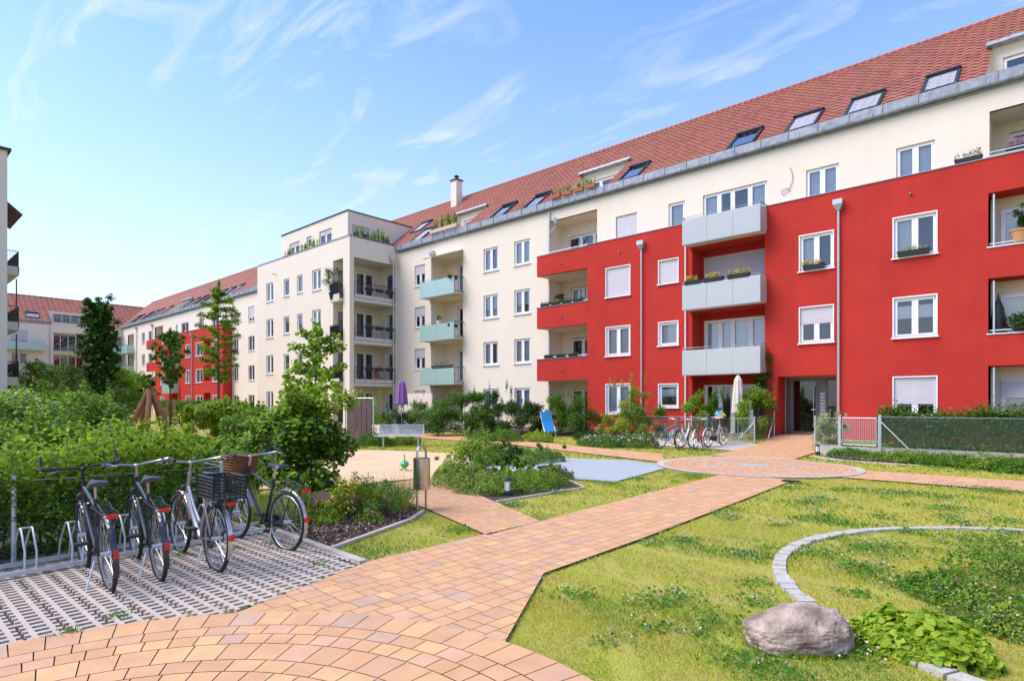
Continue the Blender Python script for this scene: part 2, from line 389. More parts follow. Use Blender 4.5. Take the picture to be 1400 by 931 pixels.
# roof of profiled tiles; holes in (a, t) where a runs along the eaves and t up the slope
def tiled_roof(par, fr, a0, a1, z0, p0, length, pitch, holes=(), tw=.30, th=.36, ns=5, right_trim=None):
    c, s = math.cos(pitch), math.sin(pitch); rows = int(length / th)
    prof = [0, .022, .035, .022, 0, -.006][:ns + 1] if ns == 5 else [0, .03, 0][:ns + 1]
    V = []; C = []
    na = int((a1 - a0) / tw)
    def pt(a, t, h): q = fr.P(a, z0 + t * s + h * c, p0 - t * c + h * s); return q
    for r in range(rows):
        t0, t1 = r * th, (r + 1) * th + .02
        for i in range(na):
            a = a0 + i * tw; am = a + tw / 2; tm = t0 + th / 2
            if any(h[0] < am < h[1] and h[2] < tm < h[3] for h in holes): continue
            k = random.choice((.84, .94, .97, 1., 1.03, 1.06)) * random.uniform(.95, 1.05); cc = (.375 * k, .125 * k * random.uniform(.88, 1.12), .078 * k)
            for j in range(ns):
                x0, x1 = a + tw * j / ns, a + tw * (j + 1) / ns; h0, h1 = prof[j], prof[(j + 1) % len(prof)] if j + 1 < len(prof) else 0
                V += [pt(x0, t0, h0 + .05), pt(x1, t0, h1 + .05), pt(x1, t1, h1 + .012), pt(x0, t1, h0 + .012)]; C.append(cc)
                V += [pt(x0, t0, h0 + .005), pt(x1, t0, h1 + .005), pt(x1, t0, h1 + .05), pt(x0, t0, h0 + .05)]; C.append(cc)
    o = np_mesh('roof', np.array(V), 4, np.array(C), 'tile', par)
    m = MB(); L = rows * th
    for i in range(na):
        a = a0 + i * tw; m.tube([pt(a, L, .03), pt(a + tw + .03, L, .045)], [.085, .10], 8, (.40, .125, .08))
    m.build('ridge_cap', 'tile', o, attr=True)
    return o, pt
def skylight(par, pt, a, t, w=1.06, l=1.5, shade=True, opened=0.):
    f = MB(); k = .10; H = .13
    def bx(m, u0, u1, v0, v1, h0, h1):
        m.hexa([pt(u0, v0, h0), pt(u1, v0, h0), pt(u1, v1, h0), pt(u0, v1, h0), pt(u0, v0, h1), pt(u1, v0, h1), pt(u1, v1, h1), pt(u0, v1, h1)])
    bx(f, a, a + k, t, t + l, 0, H); bx(f, a + w - k, a + w, t, t + l, 0, H); bx(f, a + k, a + w - k, t, t + k, 0, H); bx(f, a + k - .1, a + w + .0, t + l - .16, t + l, .02, H + .06)
    o = f.build('skylight', 'darkmetal', par)
    g = MB(); bx(g, a + k, a + w - k, t + k, t + l - .16, .07, .075); g.build('pane', 'skyblind' if shade else 'skyglass', o)
    return o
def snow_gutter(par, fr, a0, a1, z0, p0, lens):
    """half round gutter below a zinc snow guard with brackets"""
    m = MB(); P = fr.P
    n = 8
    prof = [(.08 + .075 * math.cos(t), .0 - .075 * math.sin(t)) for t in [math.pi * k / n for k in range(n + 1)]]
    for k in range(n):
        (q0, w0), (q1, w1) = prof[k], prof[k + 1]
        m.quad(P(a0, z0 + w0, p0 + q0), P(a1, z0 + w0, p0 + q0), P(a1, z0 + w1, p0 + q1), P(a0, z0 + w1, p0 + q1))
    fbox(m, fr, a0, a1, z0 - .14, z0 + .10, p0 - .06, p0 - .02)
    G = m.build('gutter', 'zinc', par)
    b = MB(); g = MB(); a = a0 + .3
    while a < a1:
        b.tube([P(a, z0 + .0, p0 + .17), P(a, z0 + .34, p0 + .0)], .014, 4); b.tube([P(a, z0 + .34, p0 + .0), P(a, z0 + .14, p0 - .12)], .014, 4); a += .85
    for zz, pp in ((.14, .10), (.24, .05), (.34, .0)): b.tube([P(a0, z0 + zz, p0 + pp), P(a1, z0 + zz, p0 + pp)], .012, 4)
    b.build('bracket_rail', 'galv', G)
    fbox(g, fr, a0, a1, z0 - .02, z0 + .34, p0 + .10, p0 + .11)
    a = a0 + .5
    while a < a1: fbox(g, fr, a, a + .03, z0 + .02, z0 + .37, p0 + .111, p0 + .14); a += 1.1
    g.build('snow_guard', 'zinc', G)
    return G

FA = Fr((0, 25.7), (1, 0), (0, -1))       # main facade plane; a = x, the red front stands .9 m proud
PR = .9
FL = [.27, 3.065, 5.86, 8.655]            # storey floors
SI = [1.17, 3.965, 6.76, 9.56]            # window sills
PITCH = R(40)
# ================================================================== BUILDING 1: red-fronted building on the right
def shell(par, x0, x1, d0, d1, ztop, mat='cream'):
    m = MB(); m.quad((x1, d0, 0), (x1, d1, 0), (x1, d1, ztop), (x1, d0, ztop)); m.quad((x0, d1, 0), (x1, d1, 0), (x1, d1, ztop), (x0, d1, ztop)); m.quad((x0, d0, 0), (x0, d1, 0), (x0, d1, ztop), (x0, d0, ztop))
    return m.build('outer_wall', mat, par)
def back_slope(par, x0, x1, yr, zr, ye, ze, name='rear_roof'):
    m = MB(); m.quad((x0, yr, zr), (x1, yr, zr), (x1, ye, ze), (x0, ye, ze), (.5, .14, .085)); return m.build(name, 'tile', par, attr=True)
B1 = wthing('apartment_building', 'long apartment building with red plaster front, frosted balconies and paved entrance on the right', 'building', (-8, 30, 0))
XE = 9.0
hol = []; wins = []
def addw(lst, hs, a0, a1, z0, z1, **k): lst.append((a0, a1, z0, z1, k)); hs.append((a0, a1, z0, z1))
# cream top storey (set back) and the cream wall behind the red front
ch = []; cw = []
addw(cw, ch, -4.43, -3.26, 9.45, 10.98, curt=True, sill=False)
addw(cw, ch, -7.51, -6.32, 9.45, 10.98, curt=True, sill=False)
addw(cw, ch, -11.83, -9.02, 8.72, 10.98, curt=(0, 1, 's'), sill=False, splits=[-11.1, -10.5, -9.75], leaves=4)
addw(cw, ch, -13.51, -12.7, 9.45, 10.98, curt=True, sill=False, leaves=1)
addw(cw, ch, -16.38, -15.18, 9.45, 10.98, shut=1, sill=False)
chl = ch + [(-20.68, -17.5, 8.66, 11.62)] + [(-20.68, -17.5, 3.065, 5.69), (-20.68, -17.5, 5.86, 8.48), (-20.68, -17.5, .27, 2.9)] + [(-1.75, 4.0, 9.6, 11.45), (-8.29, -6.2, .40, 2.75, .9)]
m = MB()
rec = []
for k, zt in ((0, 2.86), (1, 5.66), (2, 8.45)):
    z = FL[k] + .02
    wn = dict(splits=[-11.05, -10.5, -9.72], leaves=4, sill=False)
    if k == 2: wn.update(shut=.999, leaves=2, splits=[-10.2])
    if k == 1: wn.update(curt=True)
    addw(rec, chl, -11.75, -8.95, z, z + 2.28, **wn)
wall(m, FA, -20.75, XE, 0, 12.2, chl, 0)
loggia(m, FA, -20.68, -17.5, 8.66, 11.62, 0, 1.25, [(-20.3, -17.7, 8.7, 10.95)])
for k in range(3): loggia(m, FA, -20.68, -17.5, FL[k], [2.9, 5.69, 8.48][k], 0, 1.25, [(-20.1, -17.7, FL[k] + .03, FL[k] + 2.25)])
for z0, z1 in ((8.62, 8.66), (5.66, 5.86), (2.87, 3.065), (8.45, 8.655)): fbox(m, FA, -20.68, -17.5, z0, z1, -1.25, -.003)
fbox(m, FA, -20.68, -17.5, 11.62, 11.65, -1.25, -.003)
loggia(m, FA, -1.75, 4.0, 9.6, 11.45, 0, 1.5, [(-1.3, 3.2, 9.62, 11.1)]); fbox(m, FA, -1.75, 4, 11.45, 11.48, -1.5, -.003)
m.build('wall', 'cream', B1)
for (a0, a1, z0, z1, k) in cw: window(B1, FA, a0, a1, z0, z1, **k)
for (a0, a1, z0, z1, k) in rec: window(B1, FA, a0, a1, z0, z1, name='balcony_door', **k)
for k, z in enumerate((FL[0], FL[1], FL[2], 8.66)):
    window(B1, FA, [-20.1, -20.1, -20.1, -20.3][k], -17.7, z + .04, [2.5, 5.28, 8.08, 10.93][k], p=-1.25, leaves=3, sill=False, name='balcony_door', curt=(0, 1, 'l') if k == 2 else None)
window(B1, FA, -1.3, 3.2, 9.63, 11.08, p=-1.5, leaves=4, sill=False, name='balcony_door', curt=(0, 1, 's'))
shell(B1, -20.75, XE, 25.72, 37.1, 12.2)
# red front
rh = []; rw = []
S = dict(surround=True)
addw(rw, rh, -4.36, -3.09, 1.19, 2.60, shut=.66, **S)
addw(rw, rh, -4.36, -3.09, 3.99, 5.38, blind=.34, **S)
addw(rw, rh, -4.36, -3.09, 6.79, 8.20, curt=(0, 1, 'l'), **S)
addw(rw, rh, -7.48, -6.28, 4.01, 5.38, shut=.46, blind=.3, **S)
addw(rw, rh, -7.48, -6.28, 6.79, 8.16, curt=(0, .9, 'l'), **S)
addw(rw, rh, -16.37, -15.02, 1.20, 2.62, curt=True, **S)
addw(rw, rh, -16.37, -15.02, 3.99, 5.38, curt=True, tilt=0, **S)
addw(rw, rh, -16.37, -15.02, 6.84, 8.24, shut=.999, **S)
addw(rw, rh, -13.53, -12.56, 1.52, 2.56, leaves=1, blind=.35, **S)
addw(rw, rh, -13.53, -12.56, 4.31, 5.36, leaves=1, curt=True, **S)
addw(rw, rh, -13.53, -12.56, 7.10, 8.16, leaves=1, shut=.999, **S)
rh += [(-11.9, -8.80, z0, z1, PR - .004) for z0, z1 in ((.0, 2.86), (3.0, 5.66), (5.8, 8.47))]
rh += [(-8.30, -6.19, .0, 2.76, PR - .004)]
rh += [(-1.72, 4.0, 1.13, 2.9, PR - .004), (-1.72, 4.0, 3.92, 5.72, PR - .004), (-1.72, 4.0, 6.72, 8.48, PR - .004)]
m = MB(); wall(m, FA, -17.47, XE, -.2, 9.6, rh, PR, .14)
for z0, z1 in ((8.48, 9.54), (5.69, 6.79), (2.90, 4.04)): fbox(m, FA, -20.75, -17.474, z0, z1, PR - .18, PR)
m.quad(FA.P(-17.47, 0, PR), FA.P(-17.47, 0, 0), FA.P(-17.47, 9.6, 0), FA.P(-17.47, 9.6, PR))
m.build('red_front', 'red', B1)
for (a0, a1, z0, z1, k) in rw: window(B1, FA, a0, a1, z0, z1, p=PR, **k)
m = MB()   # cap flashing and ledge
fbox(m, FA, -17.47, XE, 9.603, 9.635, .004, PR + .03); fbox(m, FA, -20.78, -17.474, 9.543, 9.57, PR - .2, PR + .03)
for z in (6.79, 4.04): fbox(m, FA, -20.78, -17.474, z + .003, z + .03, PR - .2, PR + .03)
m.build('cap_flashing', 'greymetal', B1)
for k, z0 in enumerate((8.48, 5.69, 2.90)): slab(B1, FA, -20.72, -17.476, z0 + .01, z0 + .17, .003, PR - .184)
# red recess: side walls above, red lintels behind
m = MB()
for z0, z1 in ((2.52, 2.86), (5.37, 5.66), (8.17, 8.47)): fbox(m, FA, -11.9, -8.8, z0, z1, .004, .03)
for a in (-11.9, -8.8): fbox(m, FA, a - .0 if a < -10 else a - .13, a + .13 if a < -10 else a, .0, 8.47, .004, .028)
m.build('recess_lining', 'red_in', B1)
for a0, a1, z in ((-11.9, -8.8, 8.47), (-11.9, -8.8, 5.66), (-11.9, -8.8, 2.86)): slab(B1, FA, a0, a1, z + .003, z + .17, .03, PR - .004)
for k in range(3): glass_balcony(B1, FA, -12.03, -8.72, FL[k + 1] - .15, PR, .70)
# right loggias
m = MB()
for z0, z1 in ((.27, 2.9), (3.065, 5.72), (5.86, 8.48)):
    m.quad(FA.P(-1.72, z0, PR - .004), FA.P(-1.72, z0, 0), FA.P(-1.72, z1, 0), FA.P(-1.72, z1, PR - .004))
m.build('loggia_wall', 'cream_in', B1)
for z in (8.48, 5.72, 2.9): slab(B1, FA, -1.72, 4, z + .003, z + .12, .01, PR - .01)
for k, (z0, z1) in enumerate(((.3, 2.5), (3.1, 5.3), (5.9, 8.1))): pass
for k, z in enumerate((FL[0], FL[1], FL[2])):
    window(B1, FA, -1.45, 1.4, z + .05, z + 2.2, p=.145, leaves=4, sill=False, name='balcony_door', shut=.27 if k == 0 else 0, curt=(0, 1, 's') if k == 1 else None)
    r = MB(); zz = [1.13, 3.92, 6.72][k]
    fbox(r, FA, -1.76, 4, zz - .02, zz + .03, PR - .16, PR + .03); r.tube([FA.P(-1.7, zz + .12, PR - .06), FA.P(4, zz + .12, PR - .06)], .018, 6); r.tube([FA.P(-1.58, zz, PR - .06), FA.P(-1.58, zz + 1.72, PR - .06)], .03, 8)
    r.build('parapet_rail', 'galv', B1)
r = MB(); fbox(r, FA, -1.76, 4, 9.64, 9.67, PR - .16, PR + .03); r.tube([FA.P(-1.7, 9.8, PR - .06), FA.P(4, 9.8, PR - .06)], .018, 6); r.build('parapet_rail', 'galv', B1)
r = MB(); r.tube([FA.P(-20.7, 9.66, PR - .07), FA.P(-17.5, 9.66, PR - .07)], .02, 6)
for k in range(5): r.tube([FA.P(-20.6 + k * .75, 9.56, PR - .07), FA.P(-20.6 + k * .75, 9.66, PR - .07)], .012, 4)
r.build('parapet_rail', 'galv', B1)
for z in (6.9, 4.15):
    r = MB(); r.tube([FA.P(-20.7, z, PR - .07), FA.P(-17.5, z, PR - .07)], .018, 6); r.build('parapet_rail', 'galv', B1)
# entrance
DO = MB(); q = -.45
fbox(DO, FA, -8.30, -8.12, .42, 2.7, q - .1, q); fbox(DO, FA, -8.30, -6.19, 2.62, 2.76, q - .1, q - .003); fbox(DO, FA, -8.12, -6.19, .42, .56, q - .1, q - .003)
fbox(DO, FA, -7.28, -7.20, .56, 2.62, q - .1, q + .01); fbox(DO, FA, -7.195, -6.85, .56, 2.62, q - .08, q - .02); fbox(DO, FA, -6.27, -6.19, .56, 2.62, q - .1, q)
fbox(DO, FA, -8.28, -8.25, .42, 2.74, q + .003, -.003); fbox(DO, FA, -6.24, -6.21, .42, 2.74, q + .003, -.003)
D = DO.build('entrance_door', 'doorgrey', B1)
g = MB(); fquad(g, FA, -8.6, -5.9, .3, 2.9, q - .9); g.build('room_shade', 'roomshade', D)  # added dark sheet, the hall's shade is in its colour
g = MB(); fquad(g, FA, -8.1, -7.29, .57, 2.61, q - .05); fquad(g, FA, -6.84, -6.28, .57, 2.61, q - .05); g.build('pane', 'darkglass', D)
g = MB()
for k in range(7): fbox(g, FA, -7.10, -6.93, 1.25 + k * .13, 1.34 + k * .13, q - .019, q + .01)
g.build('letter_plate', 'galv', D)
g = MB(); g.tube([FA.P(-7.34, .75, q + .06), FA.P(-7.34, 2.4, q + .06)], .018, 8); fbox(g, FA, -7.42, -7.26, 1.42, 1.47, q, q + .08); g.build('handle', 'steel', D)
pipe(B1, FA, -14.37, .3, 8.86, PR + .09, r=.04); pipe(B1, FA, -6.09, .45, 8.88, PR + .09, r=.042); pipe(B1, FA, -12.19, .4, 9.5, PR + .07, r=.032, hopper=False, mat='white')
pipe(B1, FA, -20.55, 9.6, 12.1, .09, kink=False, hopper=False); pipe(B1, FA, -20.55, .2, 8.4, .09, hopper=False)
h = MB(); h.tube([FA.P(-20.5, 10.95, .1), FA.P(-20.2, 11.1, .12), FA.P(-20.1, 11.3, .12)], .035, 8); h.lathe([(.05, 0), (.12, .15), (.12, .38)], FA.P(-20.1, 11.3, .14), 4); h.build('rain_hopper', 'pipe', B1)
v = MB()
for a, z in ((-3.85, 8.97), (-15.6, 8.95), (-19.1, 8.95), (-19.1, 6.2), (-19.1, 3.45)): v.tube([FA.P(a, z, PR), FA.P(a, z - .01, PR + .09)], .035, 8)
v.build('overflow_spout', 'greymetal', B1)
v = MB(); v.tube([FA.P(-8.1, 11.25, .02), FA.P(-8.02, 11.0, .03), FA.P(-8.0, 10.7, .03), FA.P(-8.15, 10.35, .03), FA.P(-8.4, 10.2, .03), FA.P(-8.45, 10.4, .03), FA.P(-8.2, 10.45, .03), FA.P(-8.1, 10.3, .03)], .011, 5); v.build('loose_cable', 'greymetal', B1)
# roof with terraces cut in
LEN = 7.6
T2 = (-20.3, -17.05, -.1, 3.55); TR = (-1.95, 4.2, -.1, 3.55)
o, pt1 = tiled_roof(B1, FA, -20.75, XE, 12.42, .16, LEN, PITCH, [T2, TR])
snow_gutter(B1, FA, -20.75, XE, 12.30, .10, 0)
back_slope(B1, -20.75, XE, 31.4, 17.3, 37.3, 12.2)
m = MB(); m.add([(XE, 25.6, 12.2), (XE, 37.2, 12.2), (XE, 31.4, 17.2)], [(0, 1, 2)]); m.build('gable', 'cream', B1)
for (a, w) in ((-3.72, 1.08), (-6.2, 1.2), (-8.4, 1.2), (-10.85, 1.2), (-16.4, 1.2)): skylight(B1, pt1, a, .42, w, 1.75, shade=a > -10)
def cut_in(par, fr, a0, a1, pt, l=3.6):
    m = MB(); s, c = math.sin(PITCH), math.cos(PITCH); zt = 12.42 + l * s; q = .16 - l * c
    P = fr.P
    wall(m, fr, a0, a1, 12.2, zt, [(a0 + .4, a1 - .3, 12.4, zt - .45)], q, .1)
    for a in (a0, a1): m.add([P(a, 12.2, q), P(a, 12.2, .05), P(a, 12.45, .12), P(a, zt, q)], [(0, 1, 2, 3)])
    fbox(m, fr, a0, a1, 12.1, 12.25, q, -.05)
    W = m.build('terrace_wall', 'cream', par)
    window(par, fr, a0 + .4, a1 - .3, 12.42, zt - .47, p=q, leaves=3, sill=False, name='terrace_door')
    z = MB(); z.hexa([pt(a0 - .05, l - .05, 0), pt(a1 + .05, l - .05, 0), pt(a1 + .05, l + .05, 0), pt(a0 - .05, l + .05, 0), pt(a0 - .05, l - .25, .22), pt(a1 + .05, l - .25, .22), pt(a1 + .05, l - .1, .28), pt(a0 - .05, l - .1, .28)])
    k = a0
    while k < a1: z.tube([pt(k, l - .2, .2), pt(k, l + .15, .33)], .02, 4); k += .7
    z.build('terrace_header', 'zinc', par)
cut_in(B1, FA, T2[0], T2[1], pt1); cut_in(B1, FA, TR[0], TR[1], pt1)
# ================================================================== BUILDING 2: cream building in the middle
B2 = wthing('apartment_building', 'cream apartment building with three green glass balconies between the corner tower and the red front', 'building', (-27, 30, 0))
hs = []; ws = []
for k in range(4):
    z = SI[k] + .03; zt = SI[k] + 1.42
    addw(ws, hs, -25.7, -24.48, z, zt, curt=(0, 1, 's') if k % 2 else True, tilt=1 if k > 1 else None)
    addw(ws, hs, -23.2, -21.99, z, zt, curt=True if k != 2 else (0, 1, 's'), tilt=0 if k == 3 else None)
    addw(ws, hs, -32.26, -31.15, z, zt, shut=.45 if k else .3)
lg = []
for k in range(4):
    zt = [2.86, 5.66, 8.45, 11.25][k]; hs.append((-30.55, -27.5, FL[k], zt)); lg.append((FL[k], zt))
m = MB(); wall(m, FA, -34.2, -20.755, 0, 12.2, hs, 0)
for z0, z1 in lg:
    loggia(m, FA, -30.55, -27.5, z0, z1, 0, 1.3, [(-29.4, -27.8, z0 + .03, z0 + 2.2)]); fbox(m, FA, -30.55, -27.5, z1 + .003, z1 + .16, -1.3, -.003)
m.build('wall', 'cream', B2)
for (a0, a1, z0, z1, k) in ws: window(B2, FA, a0, a1, z0, z1, **k)
for k, (z0, z1) in enumerate(lg): window(B2, FA, -29.4, -27.8, z0 + .04, z0 + 2.18, p=-1.3, sill=False, name='balcony_door', curt=(0, 1, 's') if k % 2 else None)
for k in (1, 2, 3): glass_balcony(B2, FA, -30.72, -27.42, FL[k] - .16, 0, .82, mat='frost_green', h=1.0, split=2, sideglass=False, side_bars=True)
pipe(B2, FA, -30.32, .2, 11.3, .10, r=.045); shell(B2, -34.2, -20.755, 25.72, 37.1, 12.2)
m = MB(); P = FA.P
m.hexa([P(-30.5, 11.05, .75), P(-27.5, 11.05, .75), P(-27.5, 11.0, .7), P(-30.5, 11.0, .7), P(-30.5, 11.32, 0), P(-27.5, 11.32, 0), P(-27.5, 11.27, 0), P(-30.5, 11.27, 0)]); m.build('awning', 'awning', B2)
T1 = (-30.4, -27.6, -.1, 3.3)
o, pt2 = tiled_roof(B2, FA, -46.9, -20.76, 12.42, .16, LEN, PITCH, [T1])
snow_gutter(B2, FA, -34.0, -20.76, 12.30, .10, 0); back_slope(B2, -46.9, -20.76, 31.4, 17.3, 37.3, 12.2)
for a in (-22.75, -25.4, -32.9): skylight(B2, pt2, a, .3, 1.2, 1.9, shade=a < -30)
skylight(B2, pt2, -34.9, 2.4, 1.2, 1.6)
cut_in(B2, FA, T1[0], T1[1], pt2, 3.35)
m = MB(); c0 = pt2(-33.4, 6.2, 0); m.box(c0[0], c0[0] + .6, c0[1] - .3, c0[1] + .3, c0[2] - .4, c0[2] + 1.75); Ch = m.build('chimney', 'cream', B2)
m = MB(); m.box(c0[0] - .06, c0[0] + .66, c0[1] - .36, c0[1] + .36, c0[2] + 1.754, c0[2] + 1.85); m.lathe([(.12, 1.85), (.12, 2.1), (.22, 2.12), (.02, 2.25)], (c0[0] + .3, c0[1], c0[2]), 12); m.build('chimney_cap', 'darkmetal', Ch)
# white privacy wall of the ground floor terrace
m = MB(); m.box(-31.9, -28.6, 24.1, 24.22, .05, 1.75); m.box(-31.9, -28.6, 24.1, 24.22, 1.765, 2.35); m.box(-31.93, -31.75, 24.226, 25.65, .05, 2.3)
tag(m.build('garden_wall', 'cream_in'), 'pale panelled privacy wall standing before the ground floor below the green balconies', 'garden wall')
# ================================================================== BUILDING 3: corner tower block
B3 = wthing('apartment_building', 'cream corner block with flat penthouse roof and open corner balconies behind a broad pillar', 'building', (-41, 24, 0))
X0, X1, Y0, Y1, ZT = -47.36, -34.2, 21.9, 25.68, 12.62
FT = Fr((0, Y0), (1, 0), (0, -1)); FS = Fr((X1, 0), (0, 1), (1, 0))
hs = []; ws = []
for k in range(4):
    z = SI[k] + .05; zt = SI[k] + 1.5
    addw(ws, hs, -45.85, -44.7, z, zt, tilt=0 if k == 3 else None, curt=(0, 1, 's')); addw(ws, hs, -43.05, -42.2, z + .1, zt - .05, leaves=1, tilt=0 if k == 3 else None, curt=(0, 1, 's') if k < 2 else None)
    addw(ws, hs, -41.05, -40.25, z + .1, zt - .05, leaves=1, curt=True); addw(ws, hs, -38.93, -37.75, z, zt, curt=True)
XL = -36.2
hs.append((XL, -34.97, .3, 11.3, .12))
m = MB(); wall(m, FT, X0, X1, 0, ZT, hs, 0)
wall(m, FS, Y0, 25.7, 0, ZT, [(Y0 + .33, 25.55, .3, 11.3, .12)], 0)
# loggia back wall (faces +x), inner side
FB = Fr((XL, 0), (0, 1), (1, 0)); bh = []
for k in range(4): bh += [(22.2, 23.6, FL[k] + .05, FL[k] + 2.25), (23.7, 25.2, FL[k] + .05, FL[k] + 2.25)]
wall(m, FB, Y0 + .12, 25.695, .0, 11.3, bh, 0)
m.quad((X0, Y0, 0), (X0, 25.7, 0), (X0, 25.7, ZT), (X0, Y0, ZT))
FC = Fr((0, 25.69), (1, 0), (0, -1)); ih = [(-35.6, -34.65, FL[k] + .05, FL[k] + 2.25) for k in range(4)]
wall(m, FC, XL, X1, .0, 11.3, ih, 0)
m.build('wall', 'cream', B3)
m = MB(); m.box(X0 + .01, X1 - .01, Y0 + .01, 30.5, ZT - .45, ZT - .3); m.build('terrace_floor', 'concrete', B3)
m = MB(); m.box(XL, X1 - .005, Y0 + .125, 25.68, 11.3, 11.5); m.build('loggia_ceiling', 'soffit', B3)
for (a0, a1, z0, z1, k) in ws: window(B3, FT, a0, a1, z0, z1, **k)
for k, h in enumerate(bh): window(B3, FB, *h[:4], sill=False, name='balcony_door', leaves=2 if h[1] - h[0] > 1.2 else 1)
for h in ih: window(B3, FC, *h, sill=False, name='balcony_door', leaves=1)
for k in (1, 2, 3):
    z = FL[k]; m = MB(); m.box(XL + .005, X1 - .125, Y0 + .125, 25.685, z - .2, z)
    m.box(X1 - .124, X1 + .03, Y0 + .335, 25.54, z - .2, z); m.box(XL + .01, -34.98, Y0 - .25, Y0 + .124, z - .2, z)
    b = m.build('balcony', 'soffit', B3)
    e = MB()
    n = 4
    for j in range(n):
        y0 = Y0 + .36 + j * .79; e.box(X1 + .034, X1 + .05, y0, y0 + .76, z + .02, z + .26)
    e.box(XL + .02, -35.0, Y0 - .27, Y0 - .254, z - .18, z + .3)
    e.build('skirting_panel', 'greymetal' if False else 'soffit', b)
    railing(b, Fr((X1 + .04, 0), (0, 1), (1, 0)), Y0 + .36, 25.52, z, z + 1.05, 0, step=.11, r=.013)
    railing(b, Fr((0, Y0 - .25), (1, 0), (0, -1)), XL + .03, -35.0, z, z + 1.05, 0, step=.07, r=.010)
    e = MB(); e.box(XL + .03, -35.0, Y0 - .24, Y0 - .235, z + .05, z + 1.0); e.build('railing_screen', 'darkglass', b)
# parapet caps and penthouse
m = MB(); m.box(X0 - .03, X1 + .03, Y0 - .03, Y0 + .2, ZT + .003, ZT + .05); m.box(X1 - .2, X1 + .03, Y0 + .204, 25.6, ZT + .003, ZT + .05); m.box(X0 - .03, X0 + .2, Y0 + .204, 25.6, ZT + .003, ZT + .05)
m.tube([(X0, Y0 + .08, ZT + .14), (X1 - .08, Y0 + .08, ZT + .14), (X1 - .08, 25.4, ZT + .14)], .02, 6); m.build('parapet_cap', 'greymetal', B3)
PX0, PX1, PY0, PZ = -45.2, -35.9, 22.85, 14.85
FP = Fr((0, PY0), (1, 0), (0, -1)); FQ = Fr((PX1, 0), (0, 1), (1, 0))
m = MB(); ph = [(-44.0, -42.45, 12.7, 14.0), (-41.4, -40.7, 13.2, 14.05), (-39.6, -37.95, 12.7, 14.1)]
wall(m, FP, PX0, PX1, 12.2, PZ, ph, 0)
qh = [(23.2, 24.6, 12.7, 14.0)]; wall(m, FQ, PY0, 30., 12.2, PZ, qh, 0); m.quad((PX0, PY0, 12.2), (PX0, 30, 12.2), (PX0, 30, PZ), (PX0, PY0, PZ)); m.quad((PX0, 30, 12.2), (PX1, 30, 12.2), (PX1, 30, PZ), (PX0, 30, PZ))
m.build('penthouse_wall', 'cream', B3)
for k, h in enumerate(ph): window(B3, FP, *h, shut=.25, sill=False, leaves=1 if k == 1 else 2)
window(B3, FQ, *qh[0], shut=.35, sill=False)
m = MB(); m.box(PX0 - .06, PX1 + .06, PY0 - .06, 30.06, PZ + .003, PZ + .07); m.build('flat_roof', 'darkmetal', B3)
h = MB(); h.tube([(X1 + .1, 25.3, 0.2), (X1 + .1, 25.3, 11.3)], .05, 8); h.lathe([(.06, 11.3), (.18, 11.5), (.2, 11.85)], (X1 + .16, 25.2, 0), 12); h.lathe([(.05, 13.5), (.15, 13.65), (.17, 13.95)], (PX1 + .18, 25.0, 0), 12); h.tube([(PX1 + .1, 25, 12.3), (PX1 + .12, 25, 13.5)], .04, 6)
h.build('rain_hopper', 'pipe', B3, smooth=True)
v = MB(); v.tube([FT.P(-44.2, 11.55, 0), FT.P(-44.2, 11.55, .35)], .03, 6); v.build('overflow_spout', 'greymetal', B3)
# ================================================================== BUILDING 4: far part of the long row
B4 = wthing('apartment_building', 'distant cream row with a narrow red front between cream walls beyond the corner block', 'building', (-72, 30, 0))
hs = []; ws = []
for k in range(4):
    z = SI[k]; zt = z + 1.4
    for (a0, a1, l) in ((-60.84, -59.7, 2), (-57.5, -56.2, 2), (-53.6, -52.6, 2), (-50.2, -49.0, 2), (-88.7, -87.5, 2), (-86.1, -85.0, 1)): addw(ws, hs, a0, a1, z, zt, leaves=l, shut=.8 if (k == 3 and a0 == -57.5) else 0, far=True)
for (a0, a1) in ((-76.6, -75.9), (-74.8, -72.6), (-69.5, -68.3), (-66.0, -64.6)): addw(ws, hs, a0, a1, 9.5, 10.96, far=True, sill=False)
lg = [(-83.7, -80.8, FL[k], [2.9, 5.69, 8.48, 11.3][k]) for k in range(4)] + [(-94.5, -92.0, FL[k], FL[k] + 2.5) for k in range(4)]
hs += lg
m = MB(); wall(m, FA, -97., -46.9, 0, 12.2, hs, 0)
for h in lg: loggia(m, FA, *h, 0, 1.3, [(h[0] + .4, h[1] - .3, h[2] + .05, h[2] + 2.2)]); fbox(m, FA, h[0], h[1], h[3] + .003, h[3] + .15, -1.3, -.003)
m.build('wall', 'cream', B4)
for h in lg: window(B4, FA, h[0] + .4, h[1] - .3, h[2] + .06, h[2] + 2.18, p=-1.3, sill=False, far=True, name='balcony_door')
for (a0, a1, z0, z1, k) in ws: window(B4, FA, a0, a1, z0, z1, **k)
rh = []; rw = []
for k in range(3):
    for (a0, a1) in ((-78.8, -77.6), (-70.9, -69.6), (-68.0, -66.2), (-63.6, -62.4)): addw(rw, rh, a0, a1, SI[k], SI[k] + 1.4, far=True, surround=True)
rh += [(-76., -73., z0, z1, PR - .01) for z0, z1 in ((.3, 2.86), (3.0, 5.66), (5.8, 8.47))]
rh += [(-65.8, -64.2, z0, z1, PR - .01) for z0, z1 in ((4.1, 5.66), (6.8, 8.47), (.3, 2.86))]
m = MB(); wall(m, FA, -80.75, -61.05, 0, 9.6, rh, PR)
for z0, z1 in ((8.48, 9.54), (5.69, 6.79), (2.90, 4.04)): fbox(m, FA, -83.9, -80.754, z0, z1, PR - .18, PR)
